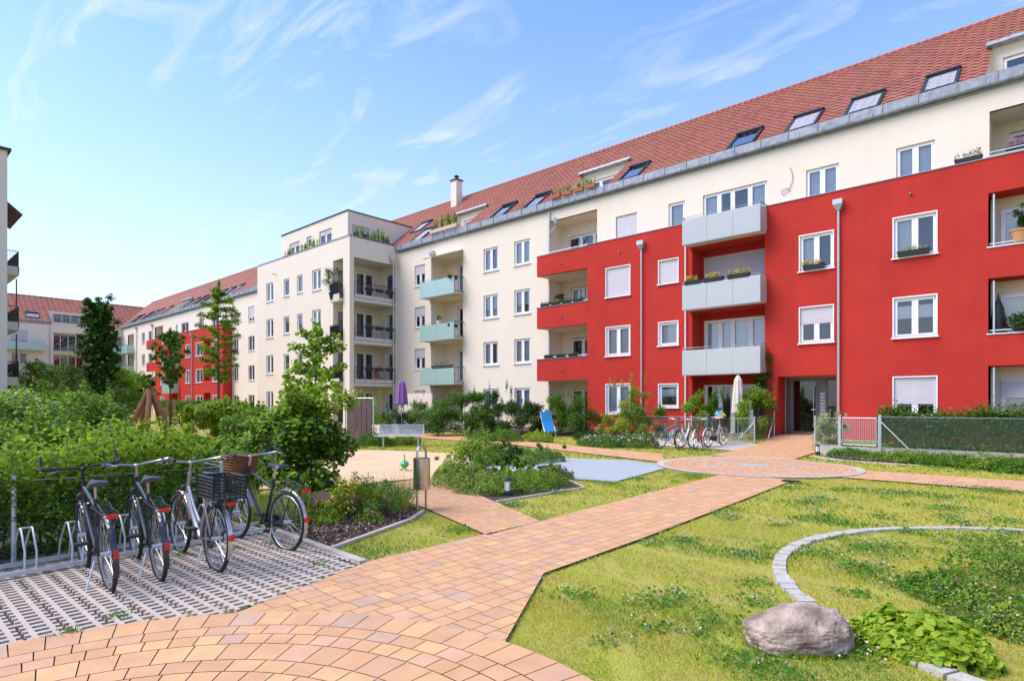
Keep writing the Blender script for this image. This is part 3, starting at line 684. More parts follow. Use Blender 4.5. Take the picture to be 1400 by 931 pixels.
for a in (-80.75, -61.05): m.quad(FA.P(a, 0, PR), FA.P(a, 0, 0), FA.P(a, 9.6, 0), FA.P(a, 9.6, PR))
m.build('red_front', 'red', B4)
m = MB(); fbox(m, FA, -80.8, -61., 9.603, 9.635, .004, PR + .03); m.build('cap_flashing', 'greymetal', B4)
for (a0, a1, z0, z1, k) in rw: window(B4, FA, a0, a1, z0, z1, p=PR, **k)
for k in range(3): glass_balcony(B4, FA, -76.15, -72.9, FL[k + 1] - .15, PR, .7, mat='frost_green')
for k in range(4): glass_balcony(B4, FA, -94.6, -91.9, FL[k] - .15 if k else .1, 0, .8, mat='frost_green') if k else None
pipe(B4, FA, -68.9, .3, 8.9, PR + .09); pipe(B4, FA, -90.6, .3, 11.6, .1); pipe(B4, FA, -84.4, .3, 11.4, .1); pipe(B4, FA, -61.0 + .2, .3, 12., .1, hopper=False)
o, pt4 = tiled_roof(B4, FA, -103.4, -46.92, 12.42, .16, LEN, PITCH, [(-80.6, -77.4, -.1, 3.2), (-58.6, -55.4, -.1, 3.2)], tw=.6, ns=2)
snow_gutter(B4, FA, -97., -46.95, 12.30, .10, 0); back_slope(B4, -103, -46.9, 31.4, 17.3, 37.3, 12.2); shell(B4, -97.5, -46.9, 25.72, 37.1, 12.2)
for a in (-95.6, -93.9, -90.2, -88.0, -86.2, -83.0, -76.4, -74.4, -72.0, -69.6, -67.0, -65, -62.8, -53.5, -50.5): skylight(B4, pt4, a, .3, 1.15, 2.1, shade=int(a) % 3 != 0)
cut_in(B4, FA, -80.6, -77.4, pt4, 3.25); cut_in(B4, FA, -58.6, -55.4, pt4, 3.25)
# ================================================================== BUILDING 5: block closing the courtyard
B5 = wthing('apartment_building', 'cream block with red tiled roof closing the far end of the courtyard', 'building', (-102, 8, 0))
FE = Fr((-97., 0), (0, 1), (1, 0)); hs = []; ws = []
lg = [(17.9, 21.6, FL[k], FL[k] + 2.35) for k in range(4)] + [(24.0, 25.6, FL[k], FL[k] + 2.4) for k in range(4)]
for k in range(4):
    z = SI[k]
    for (a0, a1) in ((22.1, 22.9), (13.6, 15.2), (10.2, 11.4), (5.5, 6.8), (2.4, 3.6), (-2.4, -1.2), (-6, -4.7)): addw(ws, hs, a0, a1, z, z + 1.45, far=True, shut=.9 if (a0 == 13.6 and k == 3) else 0)
hs += lg; m = MB(); wall(m, FE, -22, 25.7, 0, 12.1, hs, 0)
for h in lg: loggia(m, FE, *h, 0, 1.4, [(h[0] + .15, h[1] - .15, h[2] + .03, h[2] + 2.25)]); fbox(m, FE, h[0], h[1], h[3] + .003, h[3] + .2, -1.4, -.003)
m.quad((-112, -22, 0), (-112, 37, 0), (-112, 37, 12.1), (-112, -22, 12.1)); m.quad((-112, -22, 0), (-97, -22, 0), (-97, -22, 12.1), (-112, -22, 12.1))
m.build('wall', 'cream', B5)
for (a0, a1, z0, z1, k) in ws: window(B5, FE, a0, a1, z0, z1, **k)
for h in lg:
    window(B5, FE, h[0] + .15, h[1] - .15, h[2] + .05, h[2] + 2.23, p=-1.4, sill=False, far=True, leaves=4 if h[1] - h[0] > 2 else 2, name='balcony_door')
    if h[2] > 1:
        slab(B5, FE, h[0] - .05, h[1] + .05, h[2] - .15, h[2], -.05, .25, 'balcony')
        if h[0] < 20: railing(B5, FE, h[0], h[1], h[2], h[2] + 1.0, .2, step=.2, r=.014)
for k in (1, 2, 3): glass_balcony(B5, FE, 11.5, 16.8, FL[k] - .15, 0, 1.1, mat='frost_green', split=4); glass_balcony(B5, FE, 23.4, 25.4, FL[k] - .15, 0, 1.3, mat='frost_green', split=1); glass_balcony(B5, FE, 3.5, 8.5, FL[k] - .15, 0, 1.1, mat='frost_green', split=4)
pipe(B5, FE, 17.5, .2, 12.0, .1, hopper=False)
P5 = math.atan2(16.4 - 12.3, 6.0)
o, pt5 = tiled_roof(B5, FE, -22, 31.5, 12.2, .16, math.hypot(6.1, 4.1), P5, [(17.7, 22.6, -.1, 2.6), (24.6, 31.5, -.1, .1)], tw=.6, ns=2)
skylight(B5, pt5, 15.2, 1.0, 1.4, 1.4, shade=False); skylight(B5, pt5, 8.2, 1.0, 1.4, 1.4, shade=False)
m = MB(); fbox(m, FE, -22, 17.5, 12.05, 12.4, .02, .12); m.build('gutter', 'zinc', B5)
m = MB(); m.quad((-103, -22, 16.4), (-103, 31.4, 16.4), (-112.2, 31.4, 11.9), (-112.2, -22, 11.9), (.5, .14, .085)); m.build('rear_roof', 'tile', B5, attr=True)
m = MB(); wall(m, FE, 17.7, 22.6, 12.1, 14.0, [(18.2, 22.0, 12.3, 13.7)], -1.9, .1); fbox(m, FE, 17.7, 25.7, 12.1, 12.35, -.2, .1)
for a in (17.7, 22.6): m.add([FE.P(a, 12.1, 0), FE.P(a, 12.1, -2), FE.P(a, 13.7, -2)], [(0, 1, 2)])
m.build('terrace_wall', 'cream', B5); window(B5, FE, 18.2, 22.0, 12.32, 13.7, p=-1.9, far=True, sill=False, leaves=4, name='terrace_door')
railing(B5, FE, 17.8, 22.5, 12.35, 13.3, .0, step=.3, r=.02)
m = MB(); m.add([(-97, -22, 12.1), (-109, -22, 12.1), (-103, -22, 16.4)], [(0, 1, 2)]); m.build('gable', 'cream', B5)
# ================================================================== BUILDING 6: block at the left edge
B6 = wthing('apartment_building', 'cream flat-roofed block at the left edge with dark railed balconies', 'building', (-50, 0, 0))
FG = Fr((-31.5, 0), (0, 1), (1, 0)); FH = Fr((0, 4.3), (-1, 0), (0, 1)); hs = []; ws = []
for k in range(4):
    for a in (36.8, 44, 52, 60, 68, 76): addw(ws, hs, a, a + 1.3, SI[k], SI[k] + 1.4, far=True)
m = MB(); wall(m, FG, -10, 4.3, 0, 11.9, [], 0); wall(m, FH, 31.5, 90, 0, 11.9, hs, 0)
m.quad((-31.5, -10, 0), (-90, -10, 0), (-90, -10, 11.9), (-31.5, -10, 11.9)); m.quad((-90, -10, 0), (-90, 4.3, 0), (-90, 4.3, 11.9), (-90, -10, 11.9)); m.build('wall', 'cream', B6)
for (a0, a1, z0, z1, k) in ws: window(B6, FH, a0, a1, z0, z1, **k)
m = MB(); m.box(-90.1, -31.4, -10.1, 4.42, 11.903, 12.0); m.build('flat_roof', 'darkmetal', B6)
for k in (1, 2, 3):
    z = FL[k] - .45
    for x in (-39.1, -56, -70):
        m = MB(); m.box(x - 4, x, 4.303, 5.8, z, z + .2); b = m.build('balcony', 'soffit', B6)
        railing(b, Fr((0, 5.78), (-1, 0), (0, 1)), -x, -x + 4, z + .1, z + 1.2, 0, step=.11, ret=(1.45, 1.45), r=.009)
        e = MB(); e.box(x + .005, x + .02, 4.5, 5.76, z, z + .42); e.box(x - 4, x, 5.8, 5.812, z, z + .42); e.build('skirting_panel', 'soffit', b)
        if k < 3:
            e = MB(); e.tube([(x - .05, 5.7, z + 1.2), (x - .05, 5.7, z + 2.6)], .03, 6); e.build('post', 'darkmetal', b)
m = MB(); m.hexa([(-36, 4.31, 10.35), (-33, 4.31, 10.35), (-33, 5.0, 9.75), (-36, 5.0, 9.75), (-36, 4.31, 10.42), (-33, 4.31, 10.42), (-33, 5.03, 9.8), (-36, 5.03, 9.8)]); m.build('awning', 'brownawning', B6)
# ================================================================== GROUND
gzv = np.vectorize(gz)
def sheet(name, x0, x1, y0, y1, st, mat, off=0.):
    nx = int((x1 - x0) / st) + 1; ny = int((y1 - y0) / st) + 1
    X, Y = np.meshgrid(np.linspace(x0, x1, nx), np.linspace(y0, y1, ny), indexing='ij'); Z = gzv(X, Y) + off
    me = bpy.data.meshes.new(name); V = np.stack([X.ravel(), Y.ravel(), Z.ravel()], 1)
    fs = [(i * ny + j, (i + 1) * ny + j, (i + 1) * ny + j + 1, i * ny + j + 1) for i in range(nx - 1) for j in range(ny - 1)]
    me.from_pydata(V.tolist(), [], fs); me.polygons.foreach_set('use_smooth', [True] * len(fs)); me.materials.append(M[mat])
    o = bpy.data.objects.new(name, me); COL.objects.link(o); return o
struct(sheet('ground', -98, 16, -30, 25.69, .5, 'lawn'))
m = MB(); m.box(-900, 900, -900, 900, -.9, -.45); struct(m.build('far_ground', 'farground'))
def clip(poly, win):
    """Sutherland-Hodgman, win convex CCW"""
    out = list(poly)
    for i in range(len(win)):
        a, b = win[i], win[(i + 1) % len(win)]; inp = out; out = []
        def side(p): return (b[0] - a[0]) * (p[1] - a[1]) - (b[1] - a[1]) * (p[0] - a[0])
        for j in range(len(inp)):
            p, q = inp[j - 1], inp[j]; sp, sq = side(p), side(q)
            if (sp >= 0) != (sq >= 0): t = sp / (sp - sq); out.append((p[0] + (q[0] - p[0]) * t, p[1] + (q[1] - p[1]) * t))
            if sq >= 0: out.append(q)
        if not out: return []
    return out
def ccw(p):
    a = sum(p[i - 1][0] * p[i][1] - p[i][0] * p[i - 1][1] for i in range(len(p))); return p if a > 0 else p[::-1]
def paver_col():
    r = random.random(); k = random.uniform(.95, 1.05)
    if r < .58: c = (.64, .355, .185)
    elif r < .76: c = (.665, .405, .195)
    elif r < .95: c = (.625, .36, .215)
    else: c = (.55, .345, .235)
    return tuple(x * k for x in c)
def pave(mb, poly, off=.03, widths=(.16, .20, .14), lens=(.14, .18, .22, .26), gap=.006, along=1):
    poly = ccw(poly); xs = [p[0] for p in poly]; ys = [p[1] for p in poly]
    u0, u1 = (min(xs), max(xs)) if along else (min(ys), max(ys)); v0, v1 = (min(ys), max(ys)) if along else (min(xs), max(xs))
    u = math.floor(u0 / sum(widths)) * sum(widths); i = 0
    while u < u1:
        w = widths[i % len(widths)]; i += 1; v = v0 - random.random() * .3
        while v < v1:
            l = random.choice(lens)
            a, b, c, d = u + gap / 2, u + w - gap / 2, v + gap / 2, v + l - gap / 2
            q = [(a, c), (b, c), (b, d), (a, d)] if along else [(c, a), (d, a), (d, b), (c, b)]
            q = clip(q, poly)
            if len(q) > 2: mb.add([(x, y, gz(x, y) + off) for x, y in q], [tuple(range(len(q)))], paver_col())
            v += l
        u += w
def bed(name, poly, mat, off, st=.4):
    """a sheet clipped to a convex polygon, draped on the ground"""
    poly = ccw(poly); xs = [p[0] for p in poly]; ys = [p[1] for p in poly]; m = MB()
    x = min(xs)
    while x < max(xs):
        y = min(ys)
        while y < max(ys):
            q = clip([(x, y), (x + st, y), (x + st, y + st), (x, y + st)], poly)
            if len(q) > 2: m.add([(a, b, gz(a, b) + off) for a, b in q], [tuple(range(len(q)))])
            y += st
        x += st
    return m.build(name, mat)
def circle_poly(c, r, n=48): return [(c[0] + r * math.cos(2 * math.pi * k / n), c[1] + r * math.sin(2 * math.pi * k / n)) for k in range(n)]
PATHS = [
    [(-5.30, 3.62), (-5.36, 6.5), (-3.76, 6.5), (-3.68, 4.5)], [(-5.36, 6.5), (-5.85, 13.9), (-4.25, 13.7), (-4.03, 10.6), (-3.76, 6.5)],
    [(-5.30, 3.62), (-3.68, 4.5), (-2.8, 3.0), (-2.7, 1.6), (-4.6, 1.6)],
    [(-5.27, 5.34), (-5.35, 6.48), (-7.14, 7.33), (-7.4, 6.1)], [(-7.14, 7.33), (-7.4, 6.1), (-8.6, 6.4), (-10.6, 7.4), (-10.4, 8.7), (-8.5, 8.0)],
    [(-8.1, 18.1), (-5.75, 18.1), (-6.1, 24.9), (-8.28, 24.9)],
    [(-8.28, 24.88), (-6.2, 24.88), (-6.2, 26.1), (-8.28, 26.1)],
    [(-8.1, 15.3), (-9.5, 17.6), (-17.1, 19.6), (-16.2, 17.75)], [(-17.1, 19.6), (-16.2, 17.75), (-26, 18.6), (-27, 20.6)], [(-26, 18.6), (-27, 20.6), (-70, 21.0), (-70, 19.1)],
    [(-3.6, 14.9), (-3.9, 16.9), (12, 16.3), (12, 14.3)],
]
m = MB(); jm = []
for i, p in enumerate(PATHS):
    if i in (3, 4, 5, 6): pave(m, p, widths=(.10,), lens=(.2,), along=0)
    elif i in (7, 8, 9): pave(m, p, widths=(.16, .24), lens=(.24, .32), along=0)
    elif i == 10: pave(m, p, widths=(.48,), lens=(.4,), along=0)
    else: pave(m, p)
struct(m.build('paved_path', 'paver', attr=True))
m = MB()
for p in PATHS:
    b = bed('x', p, 'joint', .022, .5); me = b.data; m.add([v.co[:] for v in me.vertices], [tuple(q.vertices) for q in me.polygons]); bpy.data.objects.remove(b)
struct(m.build('path_bedding', 'joint'))
def rings(name, c, radii, lens, off, cols=None, z0=None, gap=.008):
    m = MB()
    for i in range(len(radii) - 1):
        r1, r0 = radii[i] - gap / 2, radii[i + 1] + gap / 2
        if r0 < .02: r0 = .02
        n = max(5, int(2 * math.pi * r1 / lens[i % len(lens)])); ph = random.random()
        for k in range(n):
            g = gap / r1 / 2; t0, t1 = 2 * math.pi * (k + ph) / n + g, 2 * math.pi * (k + 1 + ph) / n - g; tm = (t0 + t1) / 2
            pts = [(r0, t0), (r1, t0), (r1, tm), (r1, t1), (r0, t1), (r0, tm)]
            P = [(c[0] + r * math.cos(t), c[1] + r * math.sin(t)) for r, t in pts]
            cc = paver_col() if not cols or not cols(i, tm) else tuple(x * random.uniform(.85, 1.1) for x in cols(i, tm))
            m.add([(x, y, gz(x, y) + off) for x, y in P], [(0, 1, 2, 3, 4, 5)], cc)
    o = struct(m.build(name, 'paver', attr=True))
    d = MB(); n = 72
    P = circle_poly(c, radii[0], n)
    for k in range(n):
        a, b = P[k - 1], P[k]; d.add([(c[0], c[1], gz(*c) - .0), (a[0], a[1], gz(*a) + off - .03), (b[0], b[1], gz(*b) + off - .03)], [(0, 1, 2)], (.075, .055, .04))
        d.quad((a[0], a[1], gz(*a) + off - .006), (b[0], b[1], gz(*b) + off - .006), (b[0], b[1], gz(*b) - .05), (a[0], a[1], gz(*a) - .05), (.3, .2, .14))
    d.build('ring_bedding', 'paver', o, attr=True)
rings('ring_paving', (-2.678, .4144), [2.6, 2.31, 2.14, 1.97, 1.71, 1.54, 1.37, 1.11, .94, .77, .51, .3, .0], [.205, .205, .165, .215, .2, .165, .2], .038)
GR = (.50, .47, .44)
def pc(i, t):
    if i == 0: return (.55, .50, .44)
    if i in (3, 6, 8): return GR if math.sin(t * 2.0 + i) > .1 else None
    if i > 10: return GR
    return None
rings('ring_paving', (-5.93, 16.0), [2.52, 2.30, 2.1, 1.9, 1.75, 1.55, 1.35, 1.2, 1.0, .86, .66, .42, .2, 0], [.2, .22], .042, pc)
struct(bed('play_sand', circle_poly((-15.3, 8.4), 5.0, 40), 'sand', .03, .6))
struct(bed('play_surface', [(-11.0, 11.0), (-11.2, 14.6), (-9.3, 15.25), (-7.55, 14.6), (-6.95, 10.9), (-8.0, 10.6)], 'rubber', .026, .6))
struct(bed('bike_pad', [(-12.2, 20.6), (-8.15, 20.0), (-8.15, 22.4), (-12.2, 22.7)], 'concrete', .03, .5))
# soil of the beds
BEDS = [[(-6.15, 3.72), (-6.85, 5.35), (-7.25, 5.95), (-8.6, 6.35), (-10.5, 6.2), (-10.6, 3.6)], [(-14.0, 10.3), (-7.0, 7.25), (-6.9, 9.7), (-8.0, 10.55), (-11.0, 11.0), (-14.0, 11.5)],
        [(-.1, 3.9), (.0, 6.0), (3.5, 7.2), (3.5, 3.4)], [(-5.5, 20.2), (-5.3, 21.7), (6, 20.3), (6, 18.7)], [(-20.6, 21.6), (-14.4, 22.9), (-14.4, 24.7), (-34, 24.7), (-34, 22.7)],
        [(-8.0, -4), (-8.1, 3.7), (-10.6, 3.6), (-40, 4.5), (-40, -4)], [(-14, 11.5), (-11.05, 11.0), (-11.25, 14.7), (-13.5, 14.2)]]
for i, p in enumerate(BEDS): struct(bed('planting_soil', p, 'soil', .028 if i != 5 else .012, .6))
# kerb strips
def strip(name, pts, w, h, mat='concrete', off=0.):
    m = MB()
    for (a, b) in zip(pts[:-1], pts[1:]):
        dx, dy = b[0] - a[0], b[1] - a[1]; l = math.hypot(dx, dy); nx, ny = -dy / l * w / 2, dx / l * w / 2
        n = max(1, round(l / 1.0))
        for k in range(n):
            p = (a[0] + dx * (k + .004) / n, a[1] + dy * (k + .004) / n); q = (a[0] + dx * (k + .996) / n, a[1] + dy * (k + .996) / n)
            z0, z1 = gz(*p) + off, gz(*q) + off
            m.hexa([(p[0] - nx, p[1] - ny, z0 - .05), (q[0] - nx, q[1] - ny, z1 - .05), (q[0] + nx, q[1] + ny, z1 - .05), (p[0] + nx, p[1] + ny, z0 - .05),
                    (p[0] - nx, p[1] - ny, z0 + h), (q[0] - nx, q[1] - ny, z1 + h), (q[0] + nx, q[1] + ny, z1 + h), (p[0] + nx, p[1] + ny, z0 + h)])
    return struct(m.build(name, mat))
strip('kerb', [(-7.9, 3.72), (-5.30, 3.56)], .09, .05); strip('kerb', [(-6.1, 3.68), (-6.8, 5.35), (-7.2, 5.9)], .06, .045)
strip('kerb', [(-7.0, 7.3), (-6.9, 9.7), (-8.0, 10.55)], .05, .04); strip('kerb', [(-5.7, 20.15), (3, 18.75)], .06, .04)
# grass grid slabs of the bicycle stand: real holes
m = MB(); hx0, hx1 = -8.15, -4.78; C0 = (-2.678, .4144)
def lx(y): return -5.29 + (3.56 - y) * .35
def inside_grid(x, y): return x < lx(y) and math.hypot(x - C0[0], y - C0[1]) > 2.585 and y < 3.64 + (x + 7.9) * -.06
AP, BP = .12, .098; ny = 66; nx = int((hx1 - hx0) / BP)
def gq(x0, x1, y0, y1):
    ok = [inside_grid(x, y) for x, y in ((x0, y0), (x1, y0), (x1, y1), (x0, y1))]
    if not any(ok): return
    if y0 > 3.56 or min(x0, x1) > lx(y0): return
    def sn(x, y):
        x = min(x, lx(y))
        r = math.hypot(x - C0[0], y - C0[1]); k = max(1, 2.59 / r)
        return (C0[0] + (x - C0[0]) * k, C0[1] + (y - C0[1]) * k, .03)
    m.quad(sn(x0, y0), sn(x1, y0), sn(x1, y1), sn(x0, y1))
    if not all(ok): return
    if BPW: m.quad((x0, y0, .03), (x1, y0, .03), (x1, y0, -.03), (x0, y0, -.03)); m.quad((x1, y0, .03), (x1, y1, .03), (x1, y1, -.03), (x1, y0, -.03)); m.quad((x0, y0, .03), (x0, y1, .03), (x0, y1, -.03), (x0, y0, -.03))
BPW = True; hy0 = -4.3
for j in range(ny):
    y = hy0 + j * AP
    gq_x = [(hx0 + i * BP) for i in range(nx)]
    for x in gq_x:
        i = round((x - hx0) / BP)
        gq(x, x + BP, y, y + .034)                                  # continuous rib
        link = (j % 2 == 0) and (i % 5 != 0)
        if not link: gq(x, x + .044, y + .034, y + AP)
        else: gq(x, x + .044, y + .034, y + .034 + .032); gq(x, x + .044, y + AP - .032, y + AP)
struct(m.build('grass_grid_paving', 'gridstone'))
m = MB(); m.quad((-8.2, -4.3, .008), (-4.9, -4.3, .008), (-5.3, 3.62, .008), (-8.2, 3.62, .008)); struct(m.build('grid_soil', 'soil'))
# granite sett ring in the lawn: centre in plan
def w2(X, Y): return (.73979 * X - .67284 * Y, .67284 * X + .73979 * Y)
SCN = w2(5.5896, 4.8031); SR = 3.16
m = MB(); n = 118
for k in range(n):
    t0, t1 = 2 * math.pi * k / n + .003, 2 * math.pi * (k + 1) / n - .003
    r0, r1 = SR - .06 + random.uniform(-.012, .012), SR + .07 + random.uniform(-.012, .012); tm = (t0 + t1) / 2
    P = [(SCN[0] + r * math.cos(t), SCN[1] + r * math.sin(t)) for r, t in ((r0, t0), (r1, t0), (r1, t1), (r0, t1))]
    z = .035 + random.uniform(-.006, .006)
    m.hexa([(x, y, -.02) for x, y in P] + [(x, y, z) for x, y in P])
struct(m.build('stone_edging', 'sett'))
m = MB(); pave(m, [(.55, 3.5), (.95, 4.15), (1.6, 4.1), (1.6, 3.3)], off=.03); struct(m.build('paved_path', 'paver', attr=True))
m = MB(); dx, dy = w2(*[1.65 * F_PX / 108 * q for q in (380 / F_PX, 1)])
for k in range(9): m.box(dx - .16, dx + .16, dy + k * .018, dy + k * .018 + .010, .045, .062)
m.box(dx - .18, dx + .18, dy - .015, dy + .17, .043, .05); tag(m.build('drain_grate', 'darkmetal'), 'dark slotted drain grate at the near edge of the ringed paving', 'drain grate')
# ================================================================== FOLIAGE
G_DARK = [(.035, .105, .012), (.055, .14, .015), (.026, .075, .012)]
G_MID = [(.10, .24, .018), (.14, .30, .022), (.06, .16, .015), (.19, .34, .028)]
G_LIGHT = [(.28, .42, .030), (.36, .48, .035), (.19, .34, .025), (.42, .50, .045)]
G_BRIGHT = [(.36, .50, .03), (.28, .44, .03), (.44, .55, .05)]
G_GREY = [(.13, .20, .08), (.18, .26, .10), (.09, .15, .05)]
G_VAR = [(.45, .52, .26), (.62, .64, .40), (.20, .32, .08)]
def hexleaf(P, L, asp, pal, up=.6, outc=None, droop=0., rng=RNG, jit=.18):
    n = len(P); L = np.broadcast_to(L, (n,)) * rng.uniform(.65, 1.2, n)
    N = rng.normal(size=(n, 3)) * .55; N[:, 2] += up
    if outc is not None: o = P - outc; o /= (np.linalg.norm(o, axis=1, keepdims=True) + 1e-6); N += o * .55
    N /= np.linalg.norm(N, axis=1, keepdims=True)
    A = rng.normal(size=(n, 3)); A -= N * (A * N).sum(1, keepdims=True); A /= np.linalg.norm(A, axis=1, keepdims=True)
    A[:, 2] -= droop; B = np.cross(N, A)
    sh = [(-.5, 0), (-.18, .5), (.22, .38), (.5, 0), (.22, -.38), (-.18, -.5)]
    V = np.empty((n, 6, 3))
    for k, (a, b) in enumerate(sh): V[:, k] = P + A * (a * L)[:, None] + B * (b * L * asp)[:, None] + N * (abs(b) * .25 * L * asp)[:, None]
    pal = np.array(pal); C = pal[rng.integers(0, len(pal), n)] * rng.uniform(1 - jit, 1 + jit, (n, 1))
    return V.reshape(-1, 3), C
def cloud(blobs, n, shell=.45, rng=RNG):
    """points in ellipsoid blobs (x,y,z,rx,ry,rz), denser near the skin"""
    w = np.array([b[3] * b[4] * b[5] for b in blobs]) ** .7; w /= w.sum(); idx = rng.choice(len(blobs), n, p=w); Bq = np.array(blobs)[idx]
    d = rng.normal(size=(n, 3)); d /= np.linalg.norm(d, axis=1, keepdims=True); r = rng.uniform(0, 1, n) ** shell
    r *= 1 + rng.normal(size=n) * .08
    return Bq[:, :3] + d * r[:, None] * Bq[:, 3:]
def blobs_for(w, dp, h, n, z0=0., rng=random, top=1., vase=False):
    out = []
    for _ in range(n):
        t = rng.random(); z = z0 + h * (.15 + .75 * rng.random() ** .8); k = (1 - .55 * abs((z - z0) / h - .4)) * top if not vase else .45 + .7 * math.sin(math.pi * min(1, .05 + (z - z0) / h * .95)) ** .8
        r = rng.uniform(.22, .42) * min(w, h) * .6
        out.append((rng.uniform(-.5, .5) * w * k, rng.uniform(-.5, .5) * dp * k, z, r, r, r * rng.uniform(.7, 1.05)))
    return out
def stems(par, h, w, n, r=.012, mat='bark'):
    m = MB()
    for _ in range(n):
        x, y = random.uniform(-.12, .12) * w, random.uniform(-.12, .12) * w; a, b = random.uniform(-.45, .45) * w, random.uniform(-.45, .45) * w
        m.tube([(x, y, -.05), (x + a * .3, y + b * .3, h * .35), (x + a, y + b, h * .85)], [r, r * .8, r * .35], 5)
    return m.build('stem', mat, par)
def shrub(name, label, cat, x, y, w, h, n, leaf, pal, dp=None, nb=14, asp=.6, group=None, z=None, shell=.5, up=.6, top=1., flowers=None, sprout=0, vase=False, tips=None):
    t = thing(name, label, cat, (x, y, gz(x, y) if z is None else z), 0, group); dp = dp or w
    bl = blobs_for(w, dp, h, nb, top=top, vase=vase)
    for _ in range(sprout):
        a, b = random.uniform(-.45, .45) * w, random.uniform(-.45, .45) * dp; bl.append((a, b, h * random.uniform(.85, 1.08), .06, .06, h * .14))
    if h < .62 * w:
        q = RNG.uniform(0, 2 * np.pi, n); r = np.sqrt(RNG.uniform(0, 1, n)); X, Y = np.cos(q) * r, np.sin(q) * r
        r1 = r * (1 + .12 * np.sin(3 * q + w * 9) + .08 * np.sin(7 * q + x)); hh = h * np.sqrt(np.clip(1.05 - r1 ** 2.2, 0, 1)) * (.82 + .22 * np.sin(X * 5 + x * 3) * np.cos(Y * 6 + y) + .13 * np.sin(X * 13 + Y * 11 + x))
        P = np.stack([X * w / 2, Y * dp / 2, hh * RNG.uniform(0, 1, n) ** .45], 1)
        if sprout: k = n // 6; P[:k] = cloud(bl[-sprout:], k, .6)
    else: P = cloud(bl, n, shell)
    P[:, 2] = np.abs(P[:, 2]) + .01
    V, C = hexleaf(P, leaf, asp, pal, up=up, outc=np.array([0, 0, h * .3]))
    if tips is not None: k = (P[:, 2] > h * .72) & (RNG.uniform(0, 1, n) < .75); tp = np.array(tips); C[k] = tp[RNG.integers(0, len(tp), k.sum())] * RNG.uniform(.85, 1.15, (k.sum(), 1))  # upper leaves recoloured lighter: young shoots, with sunlight put into the colour
    np_mesh('foliage', V, 6, C, 'leaf', t); stems(t, h * .8, w * .8, 7, r=.008 if h < .7 else .012)
    if flowers:
        fn, fs, fc = flowers; Q = (P[P[:, 2] > h * .45][:fn] + [0, 0, .03]) if h < .62 * w else cloud(bl, fn, .15); V, C = hexleaf(Q, fs, 1., fc, up=.9, jit=.05); np_mesh('flowers', V, 6, C, 'petal', t)['kind'] = 'stuff'
    return t
def tree(name, label, x, y, h, crown, trunk_h, rad, n, leaf, pal, z=None, lean=(0, 0), nbr=26, asp=.5, cat='tree', group=None, column=False, gapk=1., up=.4, spr=.5, tip=True):
    """crown=(base z, top z, radius); limbs with leaf clusters along them"""
    t = thing(name, label, cat, (x, y, gz(x, y) if z is None else z), 0, group); c0, c1, cr = crown; m = MB(); bl = []
    tip_ = Vector((lean[0], lean[1], h)); pts = [Vector((0, 0, -.1)), Vector((lean[0] * .1 + random.uniform(-.02, .02), lean[1] * .1, h * .35)), Vector((lean[0] * .5, lean[1] * .5 + random.uniform(-.03, .03), h * .7)), tip_]
    m.tube(pts, [rad, rad * .75, rad * .4, rad * .1], 8); T = m.build('trunk', 'bark', t, smooth=True)
    m = MB()
    for k in range(nbr):
        f = (k + random.random()) / nbr; z0 = c0 + (c1 - c0) * f * .92; a = k * 2.399 + random.uniform(-.4, .4)
        prof = math.sin(math.pi * min(1, (.12 + f * .88))) ** .6 if not column else (1 - .5 * abs(f - .35)); L = cr * prof * random.uniform(.65, 1.1) + .08
        b0 = Vector((lean[0] * z0 / h, lean[1] * z0 / h, z0)); e = b0 + Vector((math.cos(a) * L, math.sin(a) * L, L * (spr if not column else 1.3)))
        mid = (b0 + e) / 2 + Vector((0, 0, -.05 * L)); m.tube([b0, mid, e], [rad * .3, rad * .2, rad * .08], 5)
        for q in range(3):
            c = b0.lerp(e, .35 + .3 * q); r = (.16 + .13 * random.random()) * max(.35, cr) * gapk; bl.append((c.x, c.y, c.z, r, r, r * .8))
    if tip: bl.append((tip_.x, tip_.y, min(h, c1) - .1, .12, .12, .3))
    m.build('branches', 'bark', T)
    P = cloud(bl, n, .6); V, C = hexleaf(P, leaf, asp, pal, up=up); np_mesh('crown', V, 6, C, 'leaf', t)
    return t
